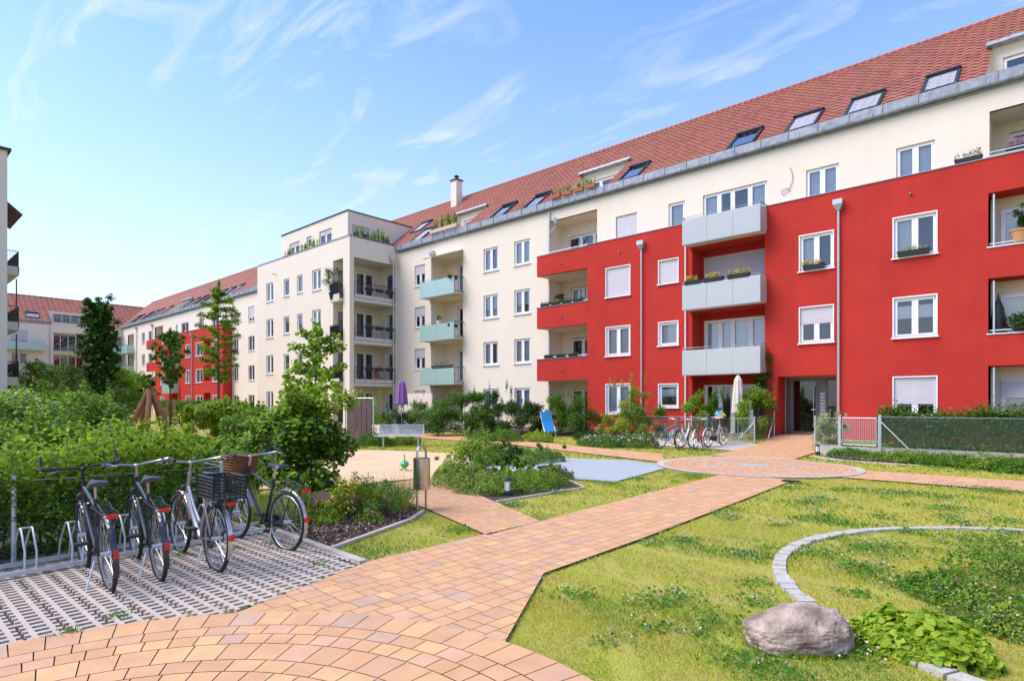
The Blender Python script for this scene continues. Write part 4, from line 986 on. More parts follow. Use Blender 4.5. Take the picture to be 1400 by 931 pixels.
def hedge(name, label, x0, x1, y0, y1, h, n, leaf, pal, z=None, asp=.6, rng=RNG, rag=.10, cat='hedge', tips=None):
    cx_, cy_ = (x0 + x1) / 2, (y0 + y1) / 2; zz = gz(cx_, cy_) if z is None else z; t = thing(name, label, cat, (cx_, cy_, zz)); W, D = x1 - x0, y1 - y0
    u = rng.uniform(-.5, .5, n) * W; v = rng.uniform(-.5, .5, n) * D; zt = h * (1 + .10 * np.sin(u * 2.3 + 1) * np.cos(v * 2.9) + .07 * np.sin(u * 6.1 + v * 5) + rng.normal(size=n) * rag * .3)
    w = rng.uniform(0, 1, n) ** .75 * zt
    side = rng.uniform(0, 1, n) < .5; sgn = np.sign(rng.normal(size=n)); lon = W > D
    inn = rng.exponential(.09, n)
    if lon: v = np.where(side, sgn * (D / 2 - inn) + .05 * np.sin(u * 5 + w * 4), v)
    else: u = np.where(side, sgn * (W / 2 - inn) + .05 * np.sin(v * 5 + w * 4), u)
    w = np.where(~side, zt - inn * 1.2, w); P = np.stack([u, v, np.abs(w) + .01], 1)
    V, C = hexleaf(P, leaf, asp, pal, up=.45, outc=np.array([0, 0, -1.]))
    if tips is not None: k = (P[:, 2] > zt * .8) & (rng.uniform(0, 1, n) < .7); tp = np.array(tips); C[k] = tp[rng.integers(0, len(tp), k.sum())] * rng.uniform(.85, 1.15, (k.sum(), 1))  # lighter crest leaves: new growth plus a sunlit top painted in
    np_mesh('foliage', V, 6, C, 'leaf', t)
    m = MB()
    for k in range(int(W * D * 6) + 6):
        a, b = random.uniform(-.42, .42) * W, random.uniform(-.42, .42) * D; m.tube([(a, b, -.05), (a + random.uniform(-.1, .1), b + random.uniform(-.1, .1), h * .9)], [.014, .006], 5)
    m.build('stem', 'bark', t); return t
def blades(name, P, h, w, pal, lean=.5, kind='stuff', parent=None, rng=RNG, jit=.2):
    n = len(P); a = rng.uniform(0, 2 * np.pi, n); hh = np.broadcast_to(h, (n,)) * rng.uniform(.5, 1.25, n); ww = np.broadcast_to(w, (n,)) * rng.uniform(.7, 1.2, n)
    dx, dy = np.cos(a) * ww / 2, np.sin(a) * ww / 2; b = rng.uniform(0, 2 * np.pi, n); l = rng.uniform(0, lean, n) * hh
    V = np.empty((n, 3, 3)); V[:, 0] = P + np.stack([dx, dy, 0 * dx], 1); V[:, 1] = P - np.stack([dx, dy, 0 * dx], 1); V[:, 2] = P + np.stack([np.cos(b) * l, np.sin(b) * l, hh], 1)
    pal = np.array(pal); C = pal[rng.integers(0, len(pal), n)] * rng.uniform(1 - jit, 1 + jit, (n, 1))
    o = np_mesh(name, V.reshape(-1, 3), 3, C, 'blade', parent)
    if kind: o['kind'] = kind
    return o
# ------------------------------------------------------------------ lawn
def inpoly(P, poly):
    x, y = P[:, 0], P[:, 1]; r = np.zeros(len(P), bool)
    for i in range(len(poly)):
        (x0, y0), (x1, y1) = poly[i - 1], poly[i]
        if y0 == y1: continue
        c = ((y0 > y) != (y1 > y)) & (x < (x1 - x0) * (y - y0) / (y1 - y0) + x0); r ^= c
    return r
def lawn_mask(P):
    k = np.ones(len(P), bool)
    for p in PATHS + BEDS: k &= ~inpoly(P, p)
    k &= ~inpoly(P, [(-11.0, 11.0), (-11.2, 14.6), (-9.3, 15.25), (-7.55, 14.6), (-6.95, 10.9), (-8.0, 10.6)]); k &= ~inpoly(P, [(-12.2, 20.6), (-8.15, 20.0), (-8.15, 22.4), (-12.2, 22.7)])
    for c, r in (((-2.678, .4144), 2.61), ((-5.93, 16.0), 2.54), ((-15.3, 8.4), 5.02)): k &= np.hypot(P[:, 0] - c[0], P[:, 1] - c[1]) > r
    k &= ~((P[:, 0] < -4.75) & (P[:, 0] > -8.2) & (P[:, 1] < 3.66)); q = np.hypot(P[:, 0] - SCN[0], P[:, 1] - SCN[1]); k &= ~((q > SR - .07) & (q < SR + .08)); k &= P[:, 1] < 24.6
    return k
def patch(P, sc=1.):   # smooth pseudo noise 0..1
    x, y = P[:, 0] * sc, P[:, 1] * sc
    return .5 + .2 * np.sin(1.3 * x + 1.7 * np.sin(.9 * y)) + .17 * np.sin(2.1 * y - 1.1 * np.sin(1.7 * x) + 1) + .13 * np.sin(4.3 * x + 3.1 * y)
LP = [(.37, .43, .02), (.42, .44, .025), (.29, .38, .02), (.46, .45, .05), (.22, .35, .02)]
LY = [(.47, .44, .05), (.52, .44, .10), (.42, .43, .035), (.40, .42, .025)]
LG = [(.10, .26, .02), (.14, .32, .03), (.08, .20, .02)]
ctr = np.array([0, 0])
for (r0, r1, dens, h, w) in ((.4, 2.6, 1800, .03, .008), (2.6, 5.2, 5600, .027, .006), (5.2, 9., 1900, .034, .010), (9, 16, 520, .045, .020), (16, 30, 130, .06, .045)):
    hw = 75 if r1 < 10 else 50; n = int((r1 ** 2 - r0 ** 2) * dens * R(hw)); th = RNG.uniform(R(42.3 + 90 - hw), R(42.3 + 90 + min(hw, 60)), n); rr = np.sqrt(RNG.uniform(r0 ** 2, r1 ** 2, n))
    P = np.stack([np.cos(th) * rr, np.sin(th) * rr, 0 * rr], 1); P = P[lawn_mask(P + RNG.normal(size=P.shape) * .022)]; P[:, 2] = .012
    if r0 > 11: P[:, 2] = gzv(P[:, 0], P[:, 1])
    f = patch(P, 1.4) + RNG.normal(size=len(P)) * .12; g = patch(P[:, ::-1], 2.3) + RNG.normal(size=len(P)) * .1
    bare = (patch(P + 3.7, 3.1) > .80) | (patch(P[:, ::-1] * 1.3 + 1.1, 4.1) > .87); kp = ~(bare & (RNG.uniform(0, 1, len(P)) < .72)); P, f, g = P[kp], f[kp], g[kp]
    hs_ = h * (.55 + .9 * np.clip(g - .3, 0, 1)); sel = [(f < .52, LY), ((f >= .52) & (g < .66), LP), ((f >= .52) & (g >= .66), LG)]
    for k, pal in sel:
        if k.sum(): blades('grass', P[k], hs_[k], w, pal, 1.2)
# clumps of clover with white heads
CP = []; FL_ = []
spots = []
for _ in range(120):
    r = random.uniform(3.6, 17) ; th = R(42.3 + 90) - R(random.uniform(-8, 40)); spots.append((r * math.cos(th), r * math.sin(th), random.uniform(.10, .38), random.random()))
for px, Y, r_ in ((935, 7.3, .25), (1000, 8.7, .3), (775, 5.3, .13), (1350, 7.2, .6), (1200, 6.8, .6), (1120, 6.6, .35), (1290, 9.5, .5), (1230, 11, .5), (700, 9.9, .35), (1120, 10.4, .4), (830, 4.15, .14), (1080, 4.6, .2), (1240, 5.5, .3), (760, 11.2, .4), (1350, 11.5, .8)):
    x, y = at(px, Y); spots.append((x, y, r_, .2))
for (x, y, r_, q) in spots:
    n = int(1500 * r_ * r_) + 10; P = np.zeros((n, 3)); P[:, :2] = RNG.normal(size=(n, 2)) * r_ * .42 + (x, y); P[:, 2] = RNG.uniform(.01, .05, n) * (.6 + r_ * 1.5)
    P = P[lawn_mask(P)]; CP.append(P)
    if q < .4:
        k = min(len(P), int((38 if math.hypot(x, y) < 6 else 80) * r_) + 2); Q = P[:k].copy(); Q[:, 2] += .035; FL_.append(Q)
P = np.concatenate(CP); V, C = hexleaf(P, .030, .9, LG + [(.16, .36, .03), (.07, .22, .02)], up=1.2); tag(np_mesh('clover', V, 6, C, 'leaf'), kind='stuff')
P = np.concatenate(FL_); V = []; 
V, C = hexleaf(np.repeat(P, 3, 0), .017, .95, [(.70, .66, .52), (.62, .54, .46)], up=.5); tag(np_mesh('clover_flowers', V, 6, C, 'petal'), kind='stuff')
# bark mulch
P = np.zeros((5200, 3)); P[:, 0] = RNG.uniform(-9.2, -6.0, 5200); P[:, 1] = RNG.uniform(3.7, 6.2, 5200); P = P[inpoly(P, BEDS[0])]
Q = np.zeros((2600, 3)); Q[:, 0] = RNG.uniform(-5.4, -3.2, 2600); Q[:, 1] = RNG.uniform(19.6, 21.6, 2600); Q = Q[inpoly(Q, BEDS[3])]; Q2 = np.zeros((3000, 3)); Q2[:, 0] = RNG.uniform(-.1, 3.5, 3000); Q2[:, 1] = RNG.uniform(3.4, 7.2, 3000); Q2 = Q2[inpoly(Q2, BEDS[2])]
P = np.concatenate([P, Q, Q2]); P[:, 2] = .035 + RNG.uniform(0, .02, len(P)); V, C = hexleaf(P, .055, .45, [(.15, .085, .06), (.24, .15, .11), (.09, .05, .035), (.33, .24, .19)], up=.7); tag(np_mesh('bark_mulch', V, 6, C, 'mulch'), kind='stuff')
# small weeds in the grid paving
P = []
for (a, b) in ((-6.9, 2.9), (-5.2, 1.05), (-5.35, 1.4), (-7.0, 2.4), (-6.8, 3.3), (-5.6, 3.2)): q = np.zeros((60, 3)); q[:, :2] = RNG.normal(size=(60, 2)) * .05 + (a, b); q[:, 2] = RNG.uniform(.02, .06, 60); P.append(q)
V, C = hexleaf(np.concatenate(P), .03, .5, LG, up=.6); tag(np_mesh('weeds', V, 6, C, 'leaf'), kind='stuff')
# boulder
def rockmesh(sx, sy, sz, seed, n=6):
    import bmesh
    from mathutils import noise
    bm = bmesh.new(); bmesh.ops.create_icosphere(bm, subdivisions=n, radius=1)
    for v in bm.verts:
        p = v.co.copy(); d = 1 + .16 * noise.noise(p * 1.3 + Vector((seed, 0, 0))) + .07 * noise.noise(p * 3.1 + Vector((0, seed, 0))) + .045 * noise.noise(p * 7) + .025 * noise.noise(p * 16) + .014 * noise.noise(p * 34)
        q = Vector((math.copysign(abs(p.x) ** .85, p.x), math.copysign(abs(p.y) ** .9, p.y), p.z)) * d; v.co = Vector((q.x * sx, q.y * sy, q.z * sz))
    me = bpy.data.meshes.new('boulder'); bm.to_mesh(me); bm.free(); me.polygons.foreach_set('use_smooth', [True] * len(me.polygons)); me.materials.append(M['rock']); return me
o = bpy.data.objects.new('boulder', rockmesh(.345, .23, .165, 3.3)); COL.objects.link(o); bx_, by_ = at(1092, 4.12); o.location = (bx_, by_, .095); o.rotation_euler = (R(4), R(-7), R(36)); tag(o, 'large brown weathered boulder lying on the lawn in the foreground', 'boulder')
P = np.zeros((900, 3)); q = RNG.uniform(0, 2 * np.pi, 900); rr = RNG.normal(size=900) * .03 + 1; a_ = R(36); X, Y = np.cos(q) * .33 * rr, np.sin(q) * .225 * rr
P[:, 0] = bx_ + X * math.cos(a_) - Y * math.sin(a_); P[:, 1] = by_ + X * math.sin(a_) + Y * math.cos(a_); blades('grass', P, .065, .008, LG + LP, 1.0)
# ------------------------------------------------------------------ plants near the camera
def pshrub(name, label, cat, px, Y, w, h, n, leaf, pal, **k): x, y = at(px, Y); return shrub(name, label, cat, x, y, w, h, n, leaf, pal, **k)
pshrub('leafy_plant', 'lime green heart-leaved plant spreading beside the boulder', 'plant', 1262, 4.0, .84, .26, 3000, .068, G_BRIGHT, dp=.58, nb=44, asp=.75, up=.9, shell=.35)
for px, Y, w, h, pal, lab in ((1345, 4.75, .8, .28, G_GREY + G_MID + G_LIGHT, 'grey-green low perennial behind the lime green plant'), (1375, 5.6, 1.0, .42, G_MID, 'bushy green perennial at the right edge of the picture'), (1290, 5.2, .7, .22, G_MID, 'low green cushion plant inside the stone ring'), (1385, 4.35, .5, .24, G_GREY + G_LIGHT, 'small dull green perennial at the lower right edge')):
    pshrub('perennial', lab, 'plant', px, Y, w, h, 2600, .032, pal, nb=34, asp=.5, flowers=(9, .025, [(.7, .1, .2), (.8, .4, .5)]))
# hedge behind the bicycle stand, shrubs beyond it
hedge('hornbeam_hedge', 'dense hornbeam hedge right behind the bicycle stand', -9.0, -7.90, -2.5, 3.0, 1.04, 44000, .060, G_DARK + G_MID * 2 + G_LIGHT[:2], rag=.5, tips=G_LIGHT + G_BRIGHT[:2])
SH = [ # px, Y, width, height, palette, label
 (20, 8.6, 1.6, 1.45, G_MID, 'broad mid green shrub at the left edge behind the bike stand hedge'), (85, 8.9, 1.5, 1.35, G_MID + G_LIGHT, 'yellow-tipped shrub behind the hedge left of the wooden tripod'), (150, 8.8, 1.5, 1.15, G_LIGHT + G_MID, 'light green shrub behind the hedge below the columnar tree'),
 (215, 9.2, 1.5, 1.08, G_LIGHT, 'bright yellow-green shrub behind the hedge below the wooden tripod'), (275, 9.6, 1.4, .98, G_LIGHT + G_MID, 'sunlit shrub behind the hedge above the silver bicycle'), (330, 10.5, 1.2, .85, G_MID + G_LIGHT, 'leafy shrub behind the wicker basket bicycle'),
 (40, 13.5, 2.6, 1.85, G_MID + G_LIGHT[:1], 'tall loose shrub in front of the block at the left edge'), (10, 11, 1.9, 1.75, G_VAR + G_MID, 'pale speckled shrub against the left block wall'), (110, 14.5, 2.2, 1.55, G_DARK + G_MID, 'dark green shrub at the foot of the columnar tree'), (75, 16, 2.6, 2.0, G_MID, 'rounded green shrub between the left block and the columnar tree'),
 (165, 15.5, 2.0, 1.05, G_LIGHT, 'yellow green shrub right of the columnar tree stakes'), (200, 13.5, 2.0, .88, G_MID + G_LIGHT, 'low spreading shrub at the foot of the wooden tripod'), (255, 14.5, 1.8, .85, G_LIGHT, 'low bright shrub right of the wooden tripod'), (110, 21, 3.0, 1.6, G_MID, 'wide green shrub behind the columnar tree'), (30, 21, 3.4, 1.9, G_MID + G_DARK, 'dark shrub group beside the left block balconies'),
 (292, 24, 2.2, 1.7, G_LIGHT, 'round feathery light green shrub left of the far red building'), (360, 17, 1.7, .95, G_GREY, 'grey green grassy shrub left of the big bush'), (318, 14, 1.5, .8, G_MID, 'small green shrub behind the wicker basket bicycle'), (335, 20, 2.2, 1.6, G_MID, 'open leafy shrub left of the big bush'), (385, 18, 2., 1.35, G_LIGHT + G_MID, 'sunlit shrub half hidden by the big bush'),
]
for i, (px, Y, w, h, pal, lab) in enumerate(SH):
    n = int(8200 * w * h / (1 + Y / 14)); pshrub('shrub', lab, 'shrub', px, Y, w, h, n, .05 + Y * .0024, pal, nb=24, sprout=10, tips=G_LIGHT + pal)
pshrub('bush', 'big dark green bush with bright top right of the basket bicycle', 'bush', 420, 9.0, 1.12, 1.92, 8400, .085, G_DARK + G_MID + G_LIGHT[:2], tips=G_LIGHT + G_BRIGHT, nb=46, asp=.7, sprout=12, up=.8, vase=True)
x, y = at(415, 8.7)
# flower bed between bush and litter bin
for px, Y, w, h, n, pal, fl, lab in (
    (475, 8.6, .8, .62, 2300, G_LIGHT + G_MID, (190, .05, [(.9, .62, .02), (.85, .5, .02)]), 'yellow flowering plant at the right foot of the big bush'),
    (445, 8.3, .6, .3, 1900, G_LIGHT, (16, .035, [(.9, .62, .02)]), 'low light green plant on the bark mulch'),
    (525, 8.7, .75, .52, 2200, G_MID, (6, .03, [(.9, .6, .02)]), 'dense green perennial left of the litter bin'),
    (398, 8.2, .55, .5, 1800, G_MID + G_LIGHT, (8, .03, [(.6, .3, .2)]), 'leafy perennial beside the bicycle with the basket'),
    (505, 8.3, .45, .2, 900, G_GREY + G_LIGHT, (10, .03, [(.7, .72, .6)]), 'low grey leaved plant on the bark mulch')):
    pshrub('flowering_plant', lab, 'plant', px, Y, w, h, n, .04, pal, nb=20, asp=.32, flowers=fl, up=.3, sprout=8)
for k, (px, Y) in enumerate(((500, 9.2), (545, 9.3), (395, 8.1), (350, 8.2))):
    x, y = at(px, Y); t = thing('ornamental_grass', ['feathery tall grass behind the yellow flowers', 'feathery tall grass beside the litter bin', 'upright grass tuft under the big bush', 'thin grass tuft behind the basket bicycle'][k], 'ornamental grass', (x, y, .0)); P = np.zeros((420, 3)); P[:, :2] = RNG.normal(size=(420, 2)) * .09
    blades('blades', P, .55, .008, G_LIGHT + [(.45, .42, .2), (.5, .45, .25)], .7, None, t)
# island bed
IS = [(650, 13.6, 1.1, 1.02, 2600, G_LIGHT + G_MID, 'upright light green shrub rising from the island bed'), (690, 14.2, .9, .72, 1800, G_DARK, 'dark rounded shrub beside the upright light green shrub')]
for px, Y, w, h, n, pal, lab in IS: pshrub('shrub', lab, 'shrub', px, Y, w, h, n, .06, pal, nb=18, sprout=8)
k = 0
for (px, Y, w, h, pal, lab) in ((640, 12.2, 1.6, .42, G_LIGHT + G_GREY, 'low fern-like plant at the left tip of the island bed'), (668, 11.3, 1.4, .40, G_GREY + G_LIGHT, 'low spreading green plant left of the black bollard light'), (705, 11.7, 1.6, .42, G_MID + G_LIGHT, 'low spreading green plant behind the black bollard light'), (735, 12.4, 1.4, .38, G_LIGHT + G_GREY, 'low spreading green plant right of the black bollard light'), (757, 13.2, .9, .28, G_GREY + [(.25, .08, .07)], 'low reddish-edged plant at the right end of the island bed'),
    (700, 16.5, 1.5, .42, G_GREY + G_LIGHT, 'pale green low planting left of the grey play surface'), (735, 17.3, 1.6, .42, G_MID + G_GREY, 'low green planting at the far corner of the grey play surface'), (675, 17.5, 1.4, .4, G_MID, 'low green planting behind the island shrubs'), (620, 13.5, .9, .45, G_LIGHT, 'yellow flowering plant at the edge of the sand area')):
    pshrub('ground_plant', lab, 'plant', px, Y, w, h, int(4200 * w), .052, pal, nb=36, asp=.38, up=.45, sprout=6, flowers=(16, .045, [(.9, .6, .03)]) if 'yellow' in lab or 'left tip' in lab else None)
# shrubs in front of the facade
FS_ = [(602, 30.5, 2.2, 2.0, G_DARK + G_MID, 'first tall loose shrub against the cream facade, beside the white privacy wall'), (640, 31, 2.6, 2.3, G_MID + G_DARK, 'widest loose shrub against the cream facade'), (690, 30, 1.7, 2.3, G_DARK, 'narrow spiky conifer-like shrub before the cream facade'), (712, 29.5, 2.0, 1.6, G_DARK, 'dark low shrub under a cream facade window'), (728, 29, 1.5, 1.4, G_DARK + [(.18, .08, .05)], 'dark reddish shrub beside the blue lounger'),
 (672, 30.5, 1.4, 1.7, G_MID, 'slim green shrub under the cream facade windows'), (788, 28, 2.0, 1.9, G_DARK + G_MID, 'dark leafy shrub behind the small garden gate by the red front'), (765, 28.4, 1.3, 1.9, G_MID, 'tall green shrub between blue lounger and garden gate'), (857, 26.3, 1.5, 2.5, G_LIGHT + [(.35, .22, .06)], 'tall yellow-green rose shrub against the red wall'), (880, 25.7, 1.6, 1.4, G_MID + [(.3, .25, .08)], 'green rose bush right of the tall yellow-green one'), (840, 26.4, 1.2, 1.1, G_LIGHT + [(.4, .2, .12)], 'small reddish young shrub left of the tall yellow-green one'),
 (1030, 23.6, 1.4, 1.95, G_MID + G_LIGHT, 'glossy green laurel at the right end of the wire fence'), (1042, 24.1, .8, 3.1, G_DARK + G_MID, 'tall narrow climber on the red wall by the entrance'), (955, 25.0, 1.2, 1.7, G_MID + G_LIGHT, 'leafy potted shrub left in the fenced terrace'), (978, 24.8, .6, 1.7, G_MID, 'slim potted plant in the middle of the fenced terrace'),
 (1135, 20.0, .95, 1.25, G_VAR, 'cream-variegated shrub beside the entrance ramp'), (1200, 23.0, .9, 1.3, G_MID + [(.4, .12, .08)], 'thin rose bush behind the wire gate'),
 (545, 33.5, 1.6, 1.5, G_DARK, 'potted dark shrub before the corner balconies'), (523, 33.8, 1.7, 1.3, G_DARK + G_MID, 'planter shrub under the corner balconies'), (572, 33, 1.5, 1.7, G_DARK + G_MID, 'dark shrub left of the white privacy wall'), (500, 27, 1.3, 2.0, G_LIGHT, 'feathery light green shrub right of the purple slatted screen')]
for i, (px, Y, w, h, pal, lab) in enumerate(FS_): pshrub('shrub', lab, 'shrub', px, Y, w, h, int(2300 * w * h), .075, pal, nb=18, sprout=8, asp=.55)
for (px, Y, w, h, pal, lab, fl) in ((820, 22.8, 2.0, .5, G_MID + G_GREY, 'white flowering low hedge left half, before the red front', 1), (868, 22.4, 2.0, .55, G_MID + G_GREY, 'white flowering low hedge right half, left of the parked bikes', 1), (690, 26, 1.8, .6, G_MID, 'low cushion shrub before the dark facade shrubs', 0), (735, 25.5, 1.6, .5, G_LIGHT, 'low light green cushion shrub left of the garden gate', 0), (660, 26.5, 1.6, .5, G_DARK + G_MID, 'low dark cushion shrub beside the far path', 0), (800, 26, 1.2, .45, G_DARK, 'low dark cushion right of the garden gate', 0),
    (1160, 19.0, 1.3, .35, G_MID, 'low bright plant at the foot of the variegated shrub', 0), (1195, 18.2, 1.0, .28, G_MID, 'low plant on the dark mulch below the wire gate', 0), (1245, 17.3, 1.7, .42, G_MID + G_LIGHT, 'spreading plant in front of the retaining wall, left', 0), (1300, 16.2, 1.6, .42, G_MID, 'spreading plant in front of the retaining wall, middle', 0), (1355, 15.4, 1.7, .45, G_MID + G_LIGHT, 'spreading plant in front of the retaining wall, right', 0), (1400, 14.6, 1.5, .42, G_MID, 'spreading plant in front of the retaining wall at the picture edge', 0),
    (440, 22, 2.5, .6, G_MID + G_GREY, 'low planting beyond the sand area left of the bench', 0), (510, 24.3, 2.3, .5, G_MID + G_DARK, 'low green planting under and beside the metal bench', 1), (555, 24.6, 1.6, .45, G_DARK + G_LIGHT, 'low flowering planting behind the right end of the bench', 1)):
    pshrub('low_shrub', lab, 'shrub', px, Y, w, h, int(3600 * w), .05, pal, nb=30, dp=w * .6, asp=.5, flowers=(110 if 'white' in lab else 20, .06, [(.85, .82, .68)] if 'white' in lab else [(.9, .6, .05)]) if fl else None)
hedge('clipped_hedge', 'clipped green hedge behind the wire fence on the retaining wall', -4.2, 6.5, 21.35, 22.1, .90, 75000, .072, G_MID * 2 + G_DARK * 2 + [(.25, .14, .04)], z=.33, rag=.6)
x, y = at(225, 47); hedge('clipped_hedge', 'dark clipped hedge far behind the wooden tripod', -58, -46, 17.8, 18.9, 1.75, 9000, .13, G_DARK + G_MID, z=.0)
# ------------------------------------------------------------------ trees
def ptree(name, label, px, Y, h, crown, **k): x, y = at(px, Y); return tree(name, label, x, y, h, crown, 0, **k)
def stakes(px, Y, h, lab, n=3):
    x, y = at(px, Y); t = thing('tree_stakes', lab, 'tree stakes', (x, y, gz(x, y)))
    for k in range(n):
        a = 2 * math.pi * k / n + .6; m = MB(); m.tube([(math.cos(a) * .38, math.sin(a) * .38, -.1), (math.cos(a) * .34, math.sin(a) * .34, h)], .05, 8); m.build('stake', 'stake', t, smooth=True)
    m = MB(); P = [(math.cos(2 * math.pi * k / n + .6) * .33, math.sin(2 * math.pi * k / n + .6) * .33, h - .15) for k in range(n)]
    m.tube(P, .03, 6, closed=True); m.build('cross_bar', 'stake', t)
ptree('columnar_tree', 'dark columnar hornbeam tree rising over the shrubs on the left', 136, 22, 5.5, (1.9, 5.3, .56), rad=.07, n=12000, leaf=.12, pal=G_DARK * 3 + G_MID[:2], column=True, nbr=60, gapk=1.15, up=1.0, tip=False)
x, y = at(136, 22); m = MB()
stakes(136, 22, 2.0, 'wooden stakes tying the dark columnar tree')
ptree('young_tree', 'slim dark young tree before the far red front', 233, 45, 7.4, (2.6, 7.2, 1.25), rad=.09, n=7500, leaf=.17, pal=G_DARK + G_MID, nbr=26, spr=1.0, gapk=.9)
stakes(233, 45, 2.0, 'wooden stakes tying the slim tree before the far red front', 4)
ptree('young_tree', 'taller airy young tree with hanging branches before the cream row', 299, 30, 7.9, (2.7, 7.7, 1.0), rad=.08, n=8000, leaf=.125, pal=G_MID + G_LIGHT + [(.30, .22, .04)], nbr=34, spr=.15, gapk=.95, up=.8)
ptree('small_tree', 'small dark oval tree beside the far red front', 197, 44, 3.9, (1.0, 3.8, .85), rad=.06, n=5500, leaf=.15, pal=G_DARK, nbr=26, spr=.9)
ptree('small_tree', 'light green small tree right behind the columnar tree', 158, 34, 3.9, (1.0, 3.8, 1.8), rad=.06, n=8000, leaf=.15, pal=G_LIGHT + G_MID, nbr=30, spr=.2)
ptree('small_tree', 'pale variegated tree before the far block, nearest the left edge', 50, 32, 4.1, (.9, 4.0, 1.3), rad=.06, n=6500, leaf=.13, pal=G_VAR + G_LIGHT + G_MID, nbr=30, spr=.3)
ptree('small_tree', 'loose green tree between the pale tree and the columnar tree', 92, 34, 4.0, (.9, 3.9, 1.5), rad=.06, n=5500, leaf=.13, pal=G_MID + G_VAR[:1], nbr=30, spr=.3)
ptree('young_maple', 'young maple with loose light foliage above the big bush', 432, 11.5, 3.2, (1.4, 3.15, .52), rad=.03, n=2000, leaf=.085, pal=G_MID + G_LIGHT, nbr=22, spr=.35, gapk=1.05, asp=.8)
# ------------------------------------------------------------------ potted plants and flower boxes (each its own thing)
def box_planter(x, y, z, w, lab, fc, rz=0., pot='plastic_black', pal=None, h=.24, n=260, fl=130, name='flower_box', cat='flower box', group=None, dp=.18):
    t = thing(name, lab, cat, (x, y, z), rz, group); m = MB(); a, b = w / 2, dp / 2
    m.hexa([(-a * .94, -b * .8, 0), (a * .94, -b * .8, 0), (a * .94, b * .8, 0), (-a * .94, b * .8, 0), (-a, -b, .16), (a, -b, .16), (a, b, .16), (-a, b, .16)])
    m.box(-a - .008, a + .008, -b - .008, b + .008, .161, .178); m.build('box', pot, t)
    bl = [(random.uniform(-a, a) * .85, random.uniform(-b, b) * .6, .2 + h * .25, .09, .08, h * .5) for _ in range(max(4, int(w * 9)))]
    P = cloud(bl, n, .6); V, C = hexleaf(P, .045 if z < 12 else .085, .5, pal or G_MID + G_LIGHT, up=.5); np_mesh('foliage', V, 6, C, 'leaf', t)
    if fl: P = cloud(bl, fl, .1); P[:, 2] += .02; V, C = hexleaf(P, .05, .95, fc, up=.6); np_mesh('blossom', V, 6, C, 'petal', t)
    return t
YF = [(.95, .62, .01), (.92, .72, .03), (.85, .45, .01)]; PF = [(.55, .05, .35), (.7, .1, .45)]; RF = [(.6, .04, .05), (.7, .2, .25)]; WF = [(.8, .75, .7), (.7, .3, .35)]
fy = 25.7 - PR - .76
for x, w, lab in ((-11.55, .75, 'black box of yellow flowers on the middle frosted balcony rail, leftmost of three'), (-10.65, .85, 'black box of yellow flowers on the middle frosted balcony rail, centre of three'), (-9.6, .9, 'black box of yellow flowers on the middle frosted balcony rail, rightmost of three')): box_planter(x, fy + .12, 6.74, w, lab, YF)
box_planter(-6.95, 24.72, 6.80, .75, 'black box of yellow flowers on the window sill left of the downpipe', YF, h=.2); box_planter(-3.75, 24.72, 6.80, .95, 'dark box of yellow-green plants on the second floor window sill', [(.55, .2, .1)], pal=G_BRIGHT, fl=14, h=.22)
box_planter(-2.25, 24.95, 9.64, .75, 'planter with small white and red flowers on the ledge corner', WF, pal=G_MID, h=.3, n=320, fl=80); box_planter(-.9, 24.95, 9.68, .8, 'dark box with purple flowers on the top right parapet', PF, h=.28)
box_planter(.1, 24.95, 9.68, .8, 'green leafy box on the top right parapet, right of the purple flowers', PF, h=.22, fl=8)
for k in range(4): box_planter(-20.25 + k * .72, 24.93, 6.83, .62, ['first', 'second', 'third', 'fourth'][k] + ' green flower box from the left on the second floor parapet', RF, h=.16, n=150, fl=16)
for k in range(3): box_planter(-20.0 + k * .8, 24.93, 4.08, .6, ['left', 'middle', 'right'][k] + ' dark low planter on the first floor red parapet', RF, h=.06, n=60, fl=0)
for k, (f, lab) in enumerate(((WF, 'terracotta box at the left end of the roof terrace'), (WF, 'second terracotta box on the roof terrace edge'), (RF, 'third terracotta box on the roof terrace edge'), (WF, 'terracotta box at the right end of the roof terrace'))): box_planter(-19.95 + k * .74, 25.45, 12.68, .62, lab, f, pot='terracotta', h=.4 + .06 * (k % 2), n=150, fl=10, dp=.22)
box_planter(-29.0, 25.48, 12.72, 2.6, 'long pale planter with ferns and shrubs on the left roof terrace', YF, pot='cream_in', h=1.1, n=1900, fl=20, pal=G_LIGHT + G_DARK, dp=.35)
for k, (x, w, h, fl, f) in enumerate(((-42.9, 1.3, .7, 4, WF), (-40.6, 1.3, .75, 3, WF), (-39.1, 1.1, .9, 4, WF))): box_planter(x, 22.25, 12.62, w, ['left', 'middle', 'right'][k] + ' green planter on the left side of the penthouse terrace', f, h=h, n=620, fl=fl, dp=.35)
for k, (y, h) in enumerate(((22.9, 1.1), (23.8, .7), (24.5, 1.3), (25.1, .7))): box_planter(-34.55, y, 12.62, .8, ['first planter on the terrace at the penthouse corner, tall greens', 'second low planter on the penthouse terrace side', 'third planter with conifer on the penthouse terrace side', 'last low planter beside the tiled roof'][k], WF, rz=R(90), h=h, n=620, fl=3, dp=.35)
